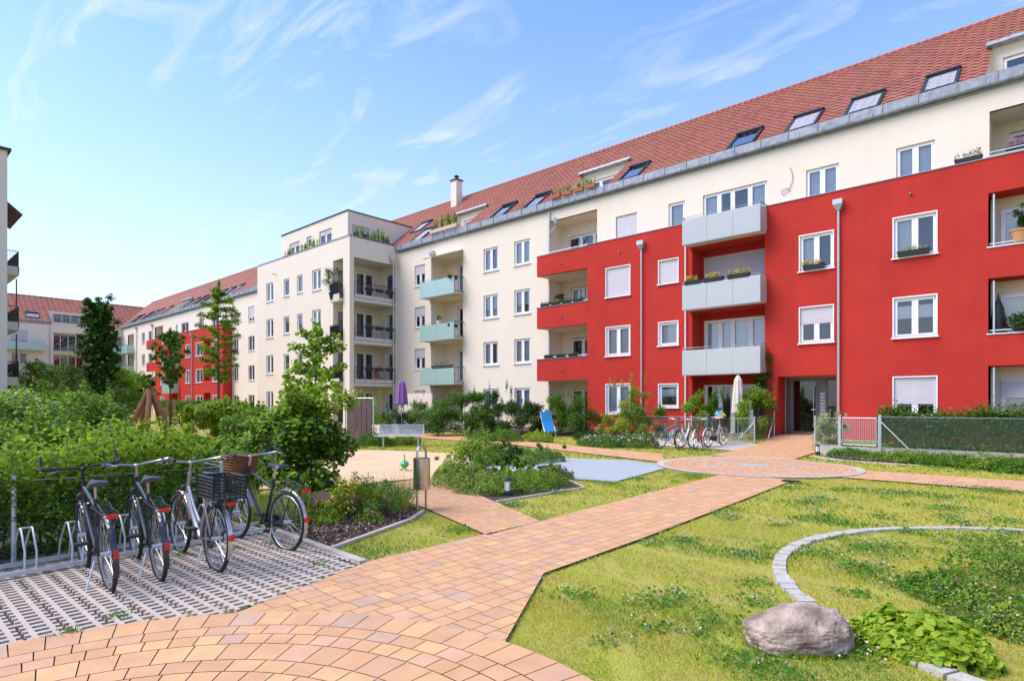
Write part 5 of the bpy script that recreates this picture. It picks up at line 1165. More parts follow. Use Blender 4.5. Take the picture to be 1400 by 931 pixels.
for k, y in enumerate((23.3, 24.1, 24.9)):
    box_planter(-34.15 + .14, y, FL[3] + .55, .6, 'red and pink flower box on the top corner balcony, number ' + ['one', 'two', 'three'][k] + ' from the pillar', RF, rz=R(90), h=.3, n=150, fl=40)
    box_planter(-34.15 + .14, y, FL[2] + .8, .6, 'green flower box on the middle corner balcony, number ' + ['one', 'two', 'three'][k] + ' from the pillar', RF, rz=R(90), h=.22, n=130, fl=4)
    box_planter(-34.15 + .14, y, FL[1] + .85, .6, 'dark red flower box on the lowest corner balcony, number ' + ['one', 'two', 'three'][k] + ' from the pillar', [(.3, .03, .06)], rz=R(90), h=.25, n=130, fl=25)
box_planter(-27.75, 25.05, FL[3] + .75, .7, 'orange flowers at the right end of the top green glass balcony', [(.85, .35, .02)], rz=R(90), h=.35, n=150, fl=70)
box_planter(-27.9, 25.2, FL[2] + .6, .7, 'green plant at the right end of the middle green glass balcony', WF, rz=R(90), h=.4, n=150, fl=6)
box_planter(-28.7, 25.05, FL[1] + .86, 1.9, 'row of red flowers and greens on the lowest green glass balcony', [(.5, .05, .1)], h=.3, n=260, fl=60)
def pot(x, y, z, r, h, lab, pal, ph, n=300, potm='terracotta', leaf=.09, name='potted_plant', w=None, zc=0):
    t = thing(name, lab, 'potted plant', (x, y, z)); m = MB(); m.lathe([(0, 0), (r * .7, 0), (r, h), (r * 1.08, h), (r * 1.08, h + .04), (r * .9, h + .04), (0, h - .02)], n=16); m.build('pot', potm, t, smooth=True)
    w = w or r * 2.2; bl = [(random.uniform(-.3, .3) * w, random.uniform(-.3, .3) * w, h + ph * random.uniform(.2, .95), w * .25, w * .25, ph * .18) for _ in range(10)]
    P = cloud(bl, n, .5); V, C = hexleaf(P, leaf, .5, pal); np_mesh('foliage', V, 6, C, 'leaf', t); m = MB(); m.tube([(0, 0, h - .05), (0, 0, h + ph * .7)], .015, 5); m.build('stem', 'bark', t)
pot(-35.95, 21.78, FL[3], .3, .4, 'bushy ball shaped plant in the opening left of the broad pillar', G_GREY + G_DARK, 1.7, 1500, 'plastic_black', .1, w=1.25)
pot(-.9, 24.6 + .35, 6.78, .28, .35, 'small fir in an orange planter on the right red balcony', G_DARK, .9, 600, 'woodpot', .08, w=.5)
pot(-.75, 25.0, 3.95, .4, .1, 'dense green plants on the first floor right loggia parapet', G_DARK, .5, 700, 'plastic_black', .09, w=1.2)
pot(-19.6, 25.3, 6.0, .2, .7, 'dark leafy pot plant behind the second floor parapet', G_DARK, .8, 350, 'white', .12, w=.6); pot(-29.2, 25.2, FL[2] + .55, .15, .5, 'small green plant on a white stand on the middle green glass balcony', G_MID, .4, 160, 'white', .09)
pot(-.6, 22.9, .36, .3, .5, 'leafy plant behind the clipped hedge at the far right terrace', G_DARK, .8, 400, 'plastic_black', .1, w=.7)
# ------------------------------------------------------------------ garden furniture, fences, gates
def parasol(px, Y, h, lab, mat, r=.13, z=None, w=1.5):
    x, y = at(px, Y); t = thing('closed_parasol', lab, 'parasol', (x, y, gz(x, y) if z is None else z)); m = MB(); m.tube([(0, 0, 0), (0, 0, h)], .022, 8); m.lathe([(0, 0), (.25, 0), (.25, .05), (.04, .08), (.04, .25)], n=16); m.build('pole', 'greymetal', t, smooth=True)
    m = MB(); n = 16; V = []; F_ = []
    lv = [(h - .02, .03), (h - .2, r * .7), (h - .8, r), (h - w, r * 1.15), (h - w - .05, r * .5)]
    for (z_, rr) in lv:
        for k in range(n): a = 2 * math.pi * k / n; q = rr * (1 + .22 * (k % 2)); V.append((math.cos(a) * q, math.sin(a) * q, z_))
    for i in range(len(lv) - 1):
        for k in range(n): F_.append((i * n + k, i * n + (k + 1) % n, (i + 1) * n + (k + 1) % n, (i + 1) * n + k))
    m.add(V, F_); m.build('canopy', mat, t)
parasol(549, 33, 2.95, 'closed purple parasol beside the corner balconies', 'purple', .26, w=1.35); parasol(1009, 23.9, 2.55, 'closed beige parasol on the fenced ground floor terrace', 'beige', .17, w=1.5)
def wire_fence(pts, h, lab, z0=None, step=2.2, braces=(), mat='wiremesh', postm='galv', diag=False):
    t = thing('wire_fence', lab, 'fence', (pts[0][0], pts[0][1], z0 if z0 is not None else gz(*pts[0]))); WR.add(t.name); mm = MB(); Z = lambda p: z0 if z0 is not None else gz(*p)
    zz = t.location.z
    for a, b in zip(pts[:-1], pts[1:]):
        L = math.dist(a, b); n = max(1, round(L / step))
        for k in range(n + 1):
            p = (a[0] + (b[0] - a[0]) * k / n, a[1] + (b[1] - a[1]) * k / n); m = MB(); m.tube([(p[0], p[1], Z(p) - .1), (p[0], p[1], Z(p) + h + .04)], .024, 8); m.lathe([(.027, h + .04), (.027, h + .06), (0, h + .07)], (p[0], p[1], Z(p)), 8)
            if k < n or b is pts[-1]: m.build('fence_post', postm, t)
        for k in range(n):
            p = (a[0] + (b[0] - a[0]) * k / n, a[1] + (b[1] - a[1]) * k / n); q = (a[0] + (b[0] - a[0]) * (k + 1) / n, a[1] + (b[1] - a[1]) * (k + 1) / n)
            if diag:
                u = Vector((q[0] - p[0], q[1] - p[1], 0)); l = u.length; u /= l; s_ = .06; c = -h
                while c < l:
                    for sg in (1, -1):
                        x0, x1 = c, c + h; z_0, z_1 = (0, h) if sg == 1 else (h, 0)
                        if x0 < 0: z_0 += sg * (-x0); x0 = 0
                        if x1 > l: z_1 -= sg * (x1 - l); x1 = l
                        if x1 > x0: mm.tube([(p[0] + u.x * x0, p[1] + u.y * x0, Z(p) + z_0), (p[0] + u.x * x1, p[1] + u.y * x1, Z(p) + z_1)], .0011, 3, cap=False)
                    c += s_
            else: mm.quad((p[0], p[1], Z(p) + .03), (q[0], q[1], Z(q) + .03), (q[0], q[1], Z(q) + h), (p[0], p[1], Z(p) + h))
    mm.build('wire_mesh', mat, t)
    m = MB()
    for zf in (.03, h): m.tube([(p[0], p[1], Z(p) + zf) for p in pts], .004, 4)
    for (p, q) in braces: m.tube([(p[0], p[1], Z(p) + h * .85), (q[0], q[1], Z(q))], .018, 6)
    m.build('brace', 'galv', t); return t
wire_fence([(-7.93, -3.0), (-7.93, 3.2), (-9.1, 3.3)], .86, 'low wire fence between the bicycle stand and the hornbeam hedge', 0.0, diag=True, mat='greymetal', postm='galv')
wire_fence([(-13.5, 22.9), (-8.36, 22.5)], .95, 'wire fence around the ground floor terrace behind the small bike rack', None, braces=[((-8.36, 22.5), (-9.1, 22.56))])
wire_fence([(-8.36, 22.52), (-8.36, 24.6)], .95, 'short wire fence beside the paved entrance ramp', None, step=2.1, braces=[((-8.36, 24.6), (-8.36, 23.9))])
wire_fence([(-17.1, 23.9), (-14.0, 24.0)], .9, 'wire fence before the roses at the red wall', None); wire_fence([(-30.8, 24.0), (-20.2, 23.9)], .95, 'wire fence along the cream ground floor gardens', None, step=2.6)
wire_fence([(-4.05, 21.15), (7.0, 20.1)], .96, 'wire fence on the retaining wall in front of the clipped hedge', .32, step=3.3, braces=[((-4.05, 21.15), (-3.3, 21.08))])
wire_fence([(-6.0, 21.5), (-5.25, 21.35)], .9, 'very short wire fence between the ramp and the wire gate', .32, step=.75)
def gate(x, y, z, w, h, rz, lab, mat='gatemesh'):
    t = thing('garden_gate', lab, 'gate', (x, y, z), rz); m = MB()
    for a in (-.08, w + .08): m = MB(); m.tube([(a, 0, -.1), (a, 0, h + .1)], .03, 8); m.build('gate_post', 'galv', t)
    m = MB(); m.tube([(0, 0, .06), (w, 0, .06), (w, 0, h), (0, 0, h)], .02, 6, closed=True); m.build('gate_frame', 'galv', t)
    m = MB(); m.quad((.01, 0, .07), (w - .01, 0, .07), (w - .01, 0, h - .01), (.01, 0, h - .01)); m.build('mesh_infill', mat, t)
    m = MB(); m.box(.02, .1, -.05, .03, h * .65, h * .75); m.tube([(.06, -.05, h * .7), (.17, -.05, h * .7)], .01, 6); m.build('handle', 'darkmetal', t)
gate(-5.13, 21.33, .33, .98, .90, math.atan2(-.18, 1), 'wire mesh garden gate on the retaining wall right of the entrance'); gate(-19.5, 24.0, .30, .95, .88, 0, 'dark meshed garden gate between blue lounger and red wall', 'wiremesh'); gate(-32.6, 24.0, .3, .95, .95, 0, 'small wire garden gate left of the white privacy wall', 'gatemesh')
m = MB(); 
for k in range(6):
    a0 = -5.9 + k * 2.2; a1 = a0 + 2.19; f = lambda a: 21.42 - (a + 5.9) * .095
    m.hexa([(a0, f(a0) - .05, -.15), (a1, f(a1) - .05, -.15), (a1, f(a1) + .07, -.15), (a0, f(a0) + .07, -.15), (a0, f(a0) - .05, .32), (a1, f(a1) - .05, .32), (a1, f(a1) + .07, .32), (a0, f(a0) + .07, .32)])
tag(m.build('retaining_wall', 'concrete'), 'low concrete retaining wall under the wire fence and hedge', 'retaining wall')
m = MB(); m.add([(-5.95, 21.5, .31), (7, 20.25, .31), (9, 24.78, .36), (-5.95, 24.78, .36)], [(0, 1, 2, 3)]); m.quad((-5.95, 21.5, .31), (-5.95, 24.78, .36), (-5.95, 24.78, -.1), (-5.95, 21.5, -.1)); struct(m.build('terrace_ground', 'lawn'))
P = np.zeros((9000, 3)); P[:, 0] = RNG.uniform(-5.9, 3, 9000); P[:, 1] = RNG.uniform(21.5, 24.7, 9000); P[:, 2] = .31; blades('grass', P, .08, .03, LG, 1.0)
def bollard(px, Y, lab):
    x, y = at(px, Y); t = thing('bollard_light', lab, 'bollard light', (x, y, gz(x, y) + .02)); m = MB(); m.lathe([(.075, 0), (.075, .08), (.06, .085), (.06, .10)], n=20); m.build('base', 'darkmetal', t, smooth=True)
    m = MB(); m.lathe([(.052, .10), (.052, .27)], n=20); m.build('lamp_glass', 'white', t, smooth=True); m = MB(); m.lathe([(.062, .27), (.062, .315), (.055, .325), (0, .325)], n=20)
    for k in range(4): a = k * math.pi / 2; m.tube([(.057 * math.cos(a), .057 * math.sin(a), .09), (.057 * math.cos(a), .057 * math.sin(a), .28)], .005, 4)
    m.build('cap', 'darkmetal', t, smooth=True)
bollard(694, 10.75, 'black capped bollard light at the edge of the island bed'); bollard(1118, 19.2, 'black capped bollard light at the corner of the entrance ramp')
# litter bin
x, y = at(576.5, 9.25); t = thing('litter_bin', 'stainless steel litter bin hanging on an arched pole beside the path', 'litter bin', (x, y, .02), R(42.3 - 28)); m = MB()
m.lathe([(.0, .335), (.128, .335), (.13, .34), (.13, .81), (.122, .81), (.122, .36), (0, .36)], n=36); m.lathe([(.1315, .70), (.1315, .712)], n=36); m.lathe([(.1315, .45), (.1315, .462)], n=36); m.build('bin', 'steel', t, smooth=True)
m = MB(); pts = [(0, -.155, -.05), (0, -.155, .88)] + [(0, -.155 * math.cos(a), .88 + .12 * math.sin(a)) for a in [math.pi * k / 10 for k in range(1, 10)]] + [(0, .155, .88), (0, .155, -.05)]
pts = [(p[0], p[1] * .72 - .0, p[2]) for p in pts]; m.tube(pts, .019, 10); m.build('arched_pole', 'steel', t, smooth=True)
# bench
x, y = at(546, 23.4); t = thing('metal_bench', 'grey perforated metal bench on the far side of the sand area', 'bench', (x, y, .02), R(42.3 + 2)); m = MB(); W = .92
prof = [(-.28, .43), (-.22, .45), (.0, .44), (.18, .43), (.24, .47), (.30, .62), (.34, .80), (.345, .83)]
m = MB()
for (a, b) in zip(prof[:4], prof[1:4]): m.quad((-W, a[0], a[1]), (W, a[0], a[1]), (W, b[0], b[1]), (-W, b[0], b[1]))
m.build('seat', 'perforated', t); m = MB()
for (a, b) in zip(prof[3:], prof[4:]): m.quad((-W + .1, a[0], a[1]), (W, a[0], a[1]), (W, b[0], b[1]), (-W + .1, b[0], b[1]))
m.build('backrest', 'perforated', t); m = MB()
m.tube([(-W, -.28, .42), (W, -.28, .42)], .02, 6); m.tube([(-W + .1, .2, .43), (-W + .1, .3, .62), (-W + .12, .345, .83), (W - .02, .345, .83), (W, .3, .62), (W, .2, .43)], .02, 6); m.build('frame', 'galv', t)
for a in (-.62, .72): m = MB(); m.tube([(a, .0, -.05), (a, .0, .42)], .035, 8); m.box(a - .02, a + .02, -.25, .25, .395, .425); m.build('leg', 'galv', t)
# play things
x, y = at(205, 25); t = thing('climbing_tripod', 'orange-brown log climbing frame rising above the shrubs', 'climbing frame', (x, y, 0), R(30))
for k in range(5):
    a = 2 * math.pi * k / 5 + .3; r = .95; m = MB(); q = random.uniform(-.08, .08)
    m.tube([(math.cos(a) * r, math.sin(a) * r, -.1), (math.cos(a + q) * r * .62, math.sin(a + q) * r * .62, .9), (math.cos(a) * r * .3, math.sin(a) * r * .3, 1.7), (math.cos(a) * .03, math.sin(a) * .05, 2.28)], [.12, .12, .105, .09], 10); m.build('log', 'log', t, smooth=True)
m = MB(); m.tube([(-.5, .1, .8), (.55, .2, 1.0)], .05, 8); m.build('cross_bar', 'log', t, smooth=True)
x, y = at(553, 14.8); t = thing('sand_toy', 'small green and red play toy on the sand', 'toy', (x, y, .03)); t.scale = (.6, .6, .5); m = MB(); m.lathe([(0, .12), (.15, .2), (.19, .34), (.12, .46), (.03, .5), (0, .5)], n=16); m.build('body', 'green_toy', t, smooth=True); m = MB(); m.tube([(0, 0, .48), (.02, 0, .62), (-.03, 0, .8)], .025, 6); m.build('stick', 'terracotta', t); m = MB(); m.tube([(-.3, 0, .02), (-.15, 0, .06), (0, 0, .15), (.15, 0, .06)], .03, 6); m.build('runner', 'log', t)
x, y = at(491, 25.5); t = thing('slatted_screen', 'purple-brown slatted privacy screen with white posts behind the big bush', 'privacy screen', (x, y, .02), R(20)); m = MB()
for k in range(5): m.box(-.62 + k * .26, -.40 + k * .26, -.015, .015, .08, 1.85)
m.build('slats', 'slat', t); m = MB()
for a in (-.7, .72): m.tube([(a, 0, -.05), (a, 0, 1.95)], .03, 8)
m.tube([(-.7, 0, 1.9), (.72, 0, 1.9)], .025, 6); m.build('frame', 'galv', t)
x, y = at(749, 28.0); t = thing('sun_lounger', 'folded blue sun lounger standing upright beside the garden gate', 'sun lounger', (x, y, .2), R(60)); t.scale = (.85,) * 3; m = MB()
m.hexa([(-.3, -.35, .25), (.3, -.35, .25), (.3, -.3, .2), (-.3, -.3, .2), (-.3, .05, .75), (.3, .05, .75), (.3, .1, .7), (-.3, .1, .7)]); m.hexa([(-.3, .05, .70), (.3, .05, .70), (.3, .1, .70), (-.3, .1, .70), (-.3, .35, 1.3), (.3, .35, 1.3), (.3, .4, 1.28), (-.3, .4, 1.28)]); m.build('fabric', 'bluefabric', t)
m = MB()
for a in (-.31, .31): m.tube([(a, -.4, .25), (a, .08, .72), (a, .38, 1.32)], .015, 6); m.tube([(a, .3, 0), (a, -.1, .5), (a, -.4, 0)], .015, 6)
m.build('frame', 'white', t)
x, y = at(985, 22.2); t = thing('pinwheel', 'colourful garden pinwheel at the terrace fence', 'pinwheel', (x, y, gz(x, y))); m = MB(); m.tube([(0, 0, 0), (0, 0, 1.1)], .01, 6); m.build('stick', 'white', t)
for k in range(6):
    a = math.pi / 3 * k; m = MB(); m.add([(0, -.03, 1.1), (math.cos(a) * .24, -.03, 1.1 + math.sin(a) * .24), (math.cos(a + .75) * .2, -.07, 1.1 + math.sin(a + .75) * .2), (math.cos(a + .9) * .08, -.05, 1.1 + math.sin(a + .9) * .08)], [(0, 1, 2, 3)]); m.build('vane', ['yellow', 'skyblue', 'skyblue', 'pink', 'orange', 'yellow'][k], t)
for k, px in enumerate((520, 541)):
    x, y = at(px, 33); m = MB(); m.box(x - .55, x + .55, y - .2, y + .2, .1, .55); tag(m.build('wooden_planter', 'beige'), ['pale wooden planter trough', 'second wooden planter trough'][k] + (' left' if not k else ' right') + ' of two below the corner balconies', 'planter')
def chair(x, y, z, rz, lab, mat, cat='chair'):
    t = thing('garden_chair', lab, cat, (x, y, z), rz); m = MB(); m.box(-.22, .22, -.22, .22, .42, .45); m.build('seat', mat, t); m = MB()
    m.hexa([(-.22, .2, .46), (.22, .2, .46), (.22, .23, .46), (-.22, .23, .46), (-.22, .3, .95), (.22, .3, .95), (.22, .33, .95), (-.22, .33, .95)]); m.build('backrest', mat, t)
    for a in (-.2, .2):
        for b in (-.2, .2): m = MB(); m.tube([(a, b, .42), (a * 1.05, b * 1.1, 0)], .015, 6); m.build('leg', 'greymetal', t)
chair(-34.8, 24.6, FL[1], R(200), 'wicker coloured chair on the lowest corner balcony', 'terracotta'); chair(-34.9, 23.3, FL[1], R(140), 'dark garden chair on the lowest corner balcony near the pillar', 'darkmetal'); chair(-19.3, 25.0, .3, R(180), 'brown garden chair on the ground floor terrace below the red parapets', 'terracotta'); chair(-34.9, 23.0, FL[2], R(160), 'terracotta coloured chair on the middle corner balcony', 'terracotta')
t = thing('folded_umbrella', 'dark folded parasol leaning behind the first floor right loggia rail', 'parasol', (-1.5, 25.3, 3.1)); m = MB(); m.lathe([(.03, .1), (.14, .5), (.22, 1.1), (.15, 1.7), (.03, 2.0), (.01, 2.2)], n=14); m.build('canopy', 'plastic_black', t, smooth=True)
# ------------------------------------------------------------------ bicycles
def bicycle(lab, x, y, rz, lean=0., frame='bikeblack', step_through=False, basket=None, crate=False, guard='bikeblack', rimm='rim', wheel_r=.335, bars='city', light=True, hi=False, z=0., group=None, hub_disc=False, fork=None):
    t = thing('bicycle', lab, 'bicycle', (x, y, z), rz, group); t.rotation_euler = (lean, 0, rz); r = wheel_r; wb = 1.07; n = 36 if hi else 20
    def circ3(cx, rr, a0=0, a1=2 * math.pi, k=n, zc=r): return [(cx + rr * math.cos(a0 + (a1 - a0) * i / k), 0, zc + rr * math.sin(a0 + (a1 - a0) * i / k)) for i in range(k if abs(a1 - a0) > 6.2 else k + 1)]
    for cx in (0, wb):
        m = MB(); m.tube([(cx - .0, -.05, r), (cx, .05, r)], .022, 8)
        for i in range(24 if hi else 12):
            a = 2 * math.pi * i / (24 if hi else 12); m.tube([(cx, .02 * (-1) ** i, r), (cx + (r - .03) * math.cos(a), 0, r + (r - .03) * math.sin(a))], .0016, 3, cap=False)
        if hub_disc and cx == 0: m.lathe([(0, 0), (.07, 0), (.07, .02), (0, .02)], (0, 0, 0), 16)
        w_ = m.build('wheel', 'rim', t); m = MB(); m.tube(circ3(cx, r - .018), .02, 8, closed=True); m.build('tyre', 'tyre', w_, smooth=True); m = MB(); m.tube(circ3(cx, r - .042), .013, 6, closed=True); m.build('rim', rimm, w_, smooth=True)
        m = MB(); A0, A1 = (R(20), R(185)) if cx == 0 else (R(35), R(165)) if True else 0
        if cx == 0: A0, A1 = R(60), R(205)
        P = circ3(cx, r + .025, A0, A1, 16)
        for (p, q) in zip(P[:-1], P[1:]): m.quad((p[0], -.021, p[2]), (q[0], -.021, q[2]), (q[0], .0, q[2] + .012), (p[0], .0, p[2] + .012)); m.quad((p[0], .021, p[2]), (q[0], .021, q[2]), (q[0], .0, q[2] + .013), (p[0], .0, p[2] + .013))
        m.build('mudguard', guard, t)
    bb = (.43, 0, .28); st = (.27, 0, .80) ; ht = (.80, 0, .92); hb = (.86, 0, .70); m = MB()
    m.tube([bb, (.33, 0, .58), st], .017, 8); m.tube([ht, hb], .021, 8)
    if step_through: m.tube([hb, (.70, 0, .50), (.55, 0, .36), bb], .026 if crate else .02, 8); m.tube([(.84, 0, .78), (.66, 0, .58), (.48, 0, .44), (.38, 0, .46)], .016, 8)
    else: m.tube([hb, bb], .020, 8); m.tube([(.82, 0, .86), (.30, 0, .70)], .017, 8)
    for s_ in (-.05, .05): m.tube([(0, s_, r), (bb[0], s_ * .5, bb[2])], .010, 6); m.tube([(0, s_, r), (.29, s_ * .5, .70)], .008, 6)
    F_ = m.build('frame', frame, t, smooth=True); m = MB()
    for s_ in (-.055, .055): m.tube([(.87, s_ * .6, .68), (.90, s_, .62), (wb, s_, r)], .012, 6)
    m.tube([(.85, 0, .72), (.87, 0, .67)], .025, 8); m.build('fork', fork or frame, t, smooth=True)
    m = MB(); m.tube([ht, (.775, 0, 1.02)], .014, 8); m.tube([(.775, 0, 1.02), (.80, 0, 1.03)], .02, 8)
    w = .31
    if bars == 'city': m.tube([(.60, -w, 1.06), (.70, -w + .02, 1.08), (.80, -.15, 1.05), (.80, 0, 1.03), (.80, .15, 1.05), (.70, w - .02, 1.08), (.60, w, 1.06)], .012, 6)
    else: m.tube([(.79, -w, 1.06), (.80, 0, 1.04), (.79, w, 1.06)], .013, 6); [m.tube([(.79, s_ * w, 1.06), (.86, s_ * w, 1.08), (.90, s_ * w * .97, 1.17)], .013, 6) for s_ in (-1, 1)]
    Hb = m.build('handlebar', 'bikesilver' if bars == 'city' else 'plastic_black', t, smooth=True)
    for s_ in (-1, 1):
        m = MB()
        if bars == 'city': m.tube([(.70, s_ * (w - .02), 1.08), (.58, s_ * w, 1.055)], .018, 6)
        else: m.tube([(.79, s_ * w, 1.06), (.797, s_ * .19, 1.052)], .018, 6)
        m.build('grip', 'plastic_black', Hb, smooth=True)
        m = MB(); m.tube([(.80, s_ * .16, 1.04), (.74, s_ * .28, 1.02)], .006, 4); m.build('brake_lever', 'bikesilver', Hb)
    m = MB(); m.tube([st, (.255, 0, .92)], .013, 8); m.build('seat_post', 'bikesilver', t); m = MB()
    S_ = [(.08, .085, .955), (.12, .09, .965), (.22, .06, .96), (.32, .025, .955), (.39, .018, .955)]
    V = []; 
    for (a, b, c) in S_: V += [(a, -b, c - .03), (a, -b * .8, c), (a, 0, c + .012), (a, b * .8, c), (a, b, c - .03)]
    Fc = [(i * 5 + j, i * 5 + j + 1, (i + 1) * 5 + j + 1, (i + 1) * 5 + j) for i in range(4) for j in range(4)] + [(0, 5, 10, 15, 20, 24, 19, 14, 9, 4), (0, 1, 2, 3, 4)]
    m.add(V, Fc); m.build('saddle', 'saddle', t, smooth=True)
    m = MB()
    for s_ in (-.06, .06): m.tube([(-.32, s_, .73), (.18, s_, .745)], .006, 5); m.tube([(0, s_, r), (-.18, s_, .73)], .006, 5)
    for a in (-.32, -.2, -.08, .04, .16): m.tube([(a, -.06, .735), (a, .06, .735)], .005, 5)
    m.tube([(-.2, -.04, .745), (-.05, -.045, .79), (.08, 0, .80), (-.05, .045, .79), (-.2, .04, .745)], .004, 4); m.build('rear_rack', 'plastic_black' if frame != 'bikewhite' else 'bikesilver', t)
    m = MB(); m.box(-.37, -.335, -.042, .042, .70, .73); m.build('tail_light', 'redlight', t); m = MB(); a = R(178); m.box(-.40, -.38, -.018, .018, .37, .43); m.build('reflector', 'redlight', t)
    m = MB(); m.lathe([(0, 0), (.035, .01), (.04, .05), (0, .055)], (0, 0, 0), 12); m.v = [(.93 + z_, y_, .74 + x_) for (x_, y_, z_) in m.v]; m.build('headlight', 'plastic_black', t)
    m = MB(); 
    ch = [(.43 + .095 * math.cos(a), -.05, .28 + .095 * math.sin(a)) for a in [2 * math.pi * i / 16 for i in range(16)]]; m.tube(ch, .006, 4, closed=True); m.tube([(.43, -.045, .375), (0, -.045, .37)], .005, 4); m.tube([(.43, -.045, .185), (0, -.045, .30)], .005, 4)
    if crate or basket: m.hexa([(-.02, -.062, .29), (.5, -.062, .2), (.5, -.05, .2), (-.02, -.05, .29), (-.02, -.062, .38), (.5, -.062, .385), (.5, -.05, .385), (-.02, -.05, .38)])
    m.build('chain_guard', 'plastic_black', t); m = MB()
    m.tube([(.43, -.06, .28), (.54, -.08, .16)], .010, 6); m.tube([(.43, .06, .28), (.32, .08, .40)], .010, 6); m.tube([(.43, -.06, .28), (.43, .06, .28)], .015, 6); m.box(.49, .59, -.18, -.08, .145, .17); m.box(.27, .37, .08, .18, .39, .415); m.build('pedals', 'plastic_black', t)
    m = MB(); m.tube([(.20, .06, .25), (.10, .16, .01)], .009, 6); m.build('kickstand', 'bikesilver', t)
    if crate:
        m = MB(); A, B, z0, z1 = .20, .15, .75, .97; cx = -.12
        for k in range(7): zz = z0 + .01 + (z1 - z0 - .02) * k / 6; m.tube([(cx - A, -B, zz), (cx + A, -B, zz), (cx + A, B, zz), (cx - A, B, zz)], .008 if k < 6 else .013, 4, closed=True)
        for k in range(9):
            a = cx - A + 2 * A * k / 8
            for s_ in (-B, B): m.tube([(a, s_, z0), (a, s_, z1)], .007, 4)
        for k in range(7):
            b = -B + 2 * B * k / 6
            for s_ in (cx - A, cx + A): m.tube([(s_, b, z0), (s_, b, z1)], .007, 4)
        m.box(cx - A, cx + A, -B, B, z0, z0 + .01); m.build('crate', 'plastic_black', t)
    if basket:
        m = MB(); V = []; cx = 1.0; z0, z1 = .80, 1.03; lv = [(z0, .12, .15), (z0 + .08, .135, .17), (z1, .15, .19)]
        k_ = 20
        for (zz, a, b) in lv:
            for i in range(k_): an = 2 * math.pi * i / k_; ca, sa = math.cos(an), math.sin(an); V.append((cx + a * math.copysign(abs(ca) ** .55, ca), b * math.copysign(abs(sa) ** .55, sa), zz))
        Fc = [(l * k_ + i, l * k_ + (i + 1) % k_, (l + 1) * k_ + (i + 1) % k_, (l + 1) * k_ + i) for l in range(2) for i in range(k_)] + [tuple(range(k_))]
        m.add(V, Fc)
        for l in range(8):
            f = l / 7; a, b, zz = .12 + .03 * f, .15 + .04 * f, z0 + (z1 - z0) * f; m.tube([(cx + (a + .006) * math.copysign(abs(math.cos(2 * math.pi * i / k_)) ** .55, math.cos(2 * math.pi * i / k_)), (b + .006) * math.copysign(abs(math.sin(2 * math.pi * i / k_)) ** .55, math.sin(2 * math.pi * i / k_)), zz) for i in range(k_)], .009 if l < 7 else .014, 5, closed=True)
        m.build('basket', basket, t)
    return t
PI = math.pi
bicycle('black diamond frame bicycle with bar ends, leftmost in the grass grid stand', -6.22, 1.55, R(177), R(-4), 'bikeblack', bars='flat', hi=True)
bicycle('black trekking bicycle with shiny rack, second from left in the stand', -6.22, 1.95, R(174), R(-3), 'bikeblack', step_through=False, bars='city', hi=True, guard='bikeblack')
bicycle('silver and maroon step-through bicycle carrying a black crate on its rack', -6.13, 2.42, R(178), R(1), 'bikesilver', step_through=True, crate=True, hi=True, guard='bikesilver', fork='bikemaroon')
bicycle('black city bicycle with wicker basket and bright rims, rightmost in the stand', -6.42, 3.29, R(186), R(2), 'bikeblack', step_through=False, basket='wicker', hi=True, guard='bikesilver')
# rack
def rack(lab, x0, y0, ang, L, hoops, z=0., s=1.):
    t = thing('bicycle_rack', lab, 'bicycle rack', (x0, y0, z), ang); m = MB()
    for b in (0, .42): m.box(0, L, b - .02, b + .02, .02, .06)
    for a in (.15, L / 2, L - .15): m.box(a - .03, a + .03, .02, .40, .0, .02)
    m.build('base_rail', 'galv', t)
    for hx in hoops:
        m = MB()
        for q in (-.045, .045): m.tube([(hx + q, .02, .05), (hx + q, .01, .22), (hx + q, .13, .42), (hx + q, .16, .43), (hx + q, .20, .42), (hx + q, .36, .22), (hx + q, .40, .05)], .010, 8)
        m.tube([(hx - .045, .16, .43), (hx + .045, .16, .43)], .009, 6); m.build('wheel_holder', 'galv', t, smooth=True)
    return t
rack('galvanised bicycle rack in front of the hornbeam hedge', -7.13, .0, R(90 + 5.5), 3.75, [.02 + 1.15, 1.55, 2.02, 2.45, 2.9, 3.3], .03)
rack('small galvanised bicycle rack on the pad by the terrace fence', -12.0, 22.25, R(-4), 3.6, [.4, .9, 1.4, 1.9, 2.4, 2.9, 3.3], gz(-10, 22) + .03)
for px, Y, rz, kw, lab in ((908, 21.8, 74, dict(frame='bikeblue', basket=None), 'turquoise and white bicycle, leftmost on the pad by the terrace'), (934, 21.3, 92, dict(frame='bikewhite', crate=False, step_through=True), 'white step-through bicycle in the middle of the pad'), (957, 21.3, 100, dict(frame='bikered', step_through=True, guard='bikewhite'), 'red and white bicycle on the pad right of the white one'), (974, 22.0, 84, dict(frame='bikesilver', step_through=True, guard='bikewhite', basket='plastic_black'), 'silver bicycle with dark basket closest to the terrace pinwheel')):
    x, y = at(px - 6, Y - .5); bicycle(lab, x, y, R(rz), z=gz(x, y) + .03, **kw)
for px, rz, lab in ((329, 20, 'dark bicycle parked far away before the cream row, left one'), (338, 160, 'dark bicycle parked far away before the cream row, right one')): x, y = at(px, 52); bicycle(lab, x, y, R(rz), z=gz(x, y) + .03)
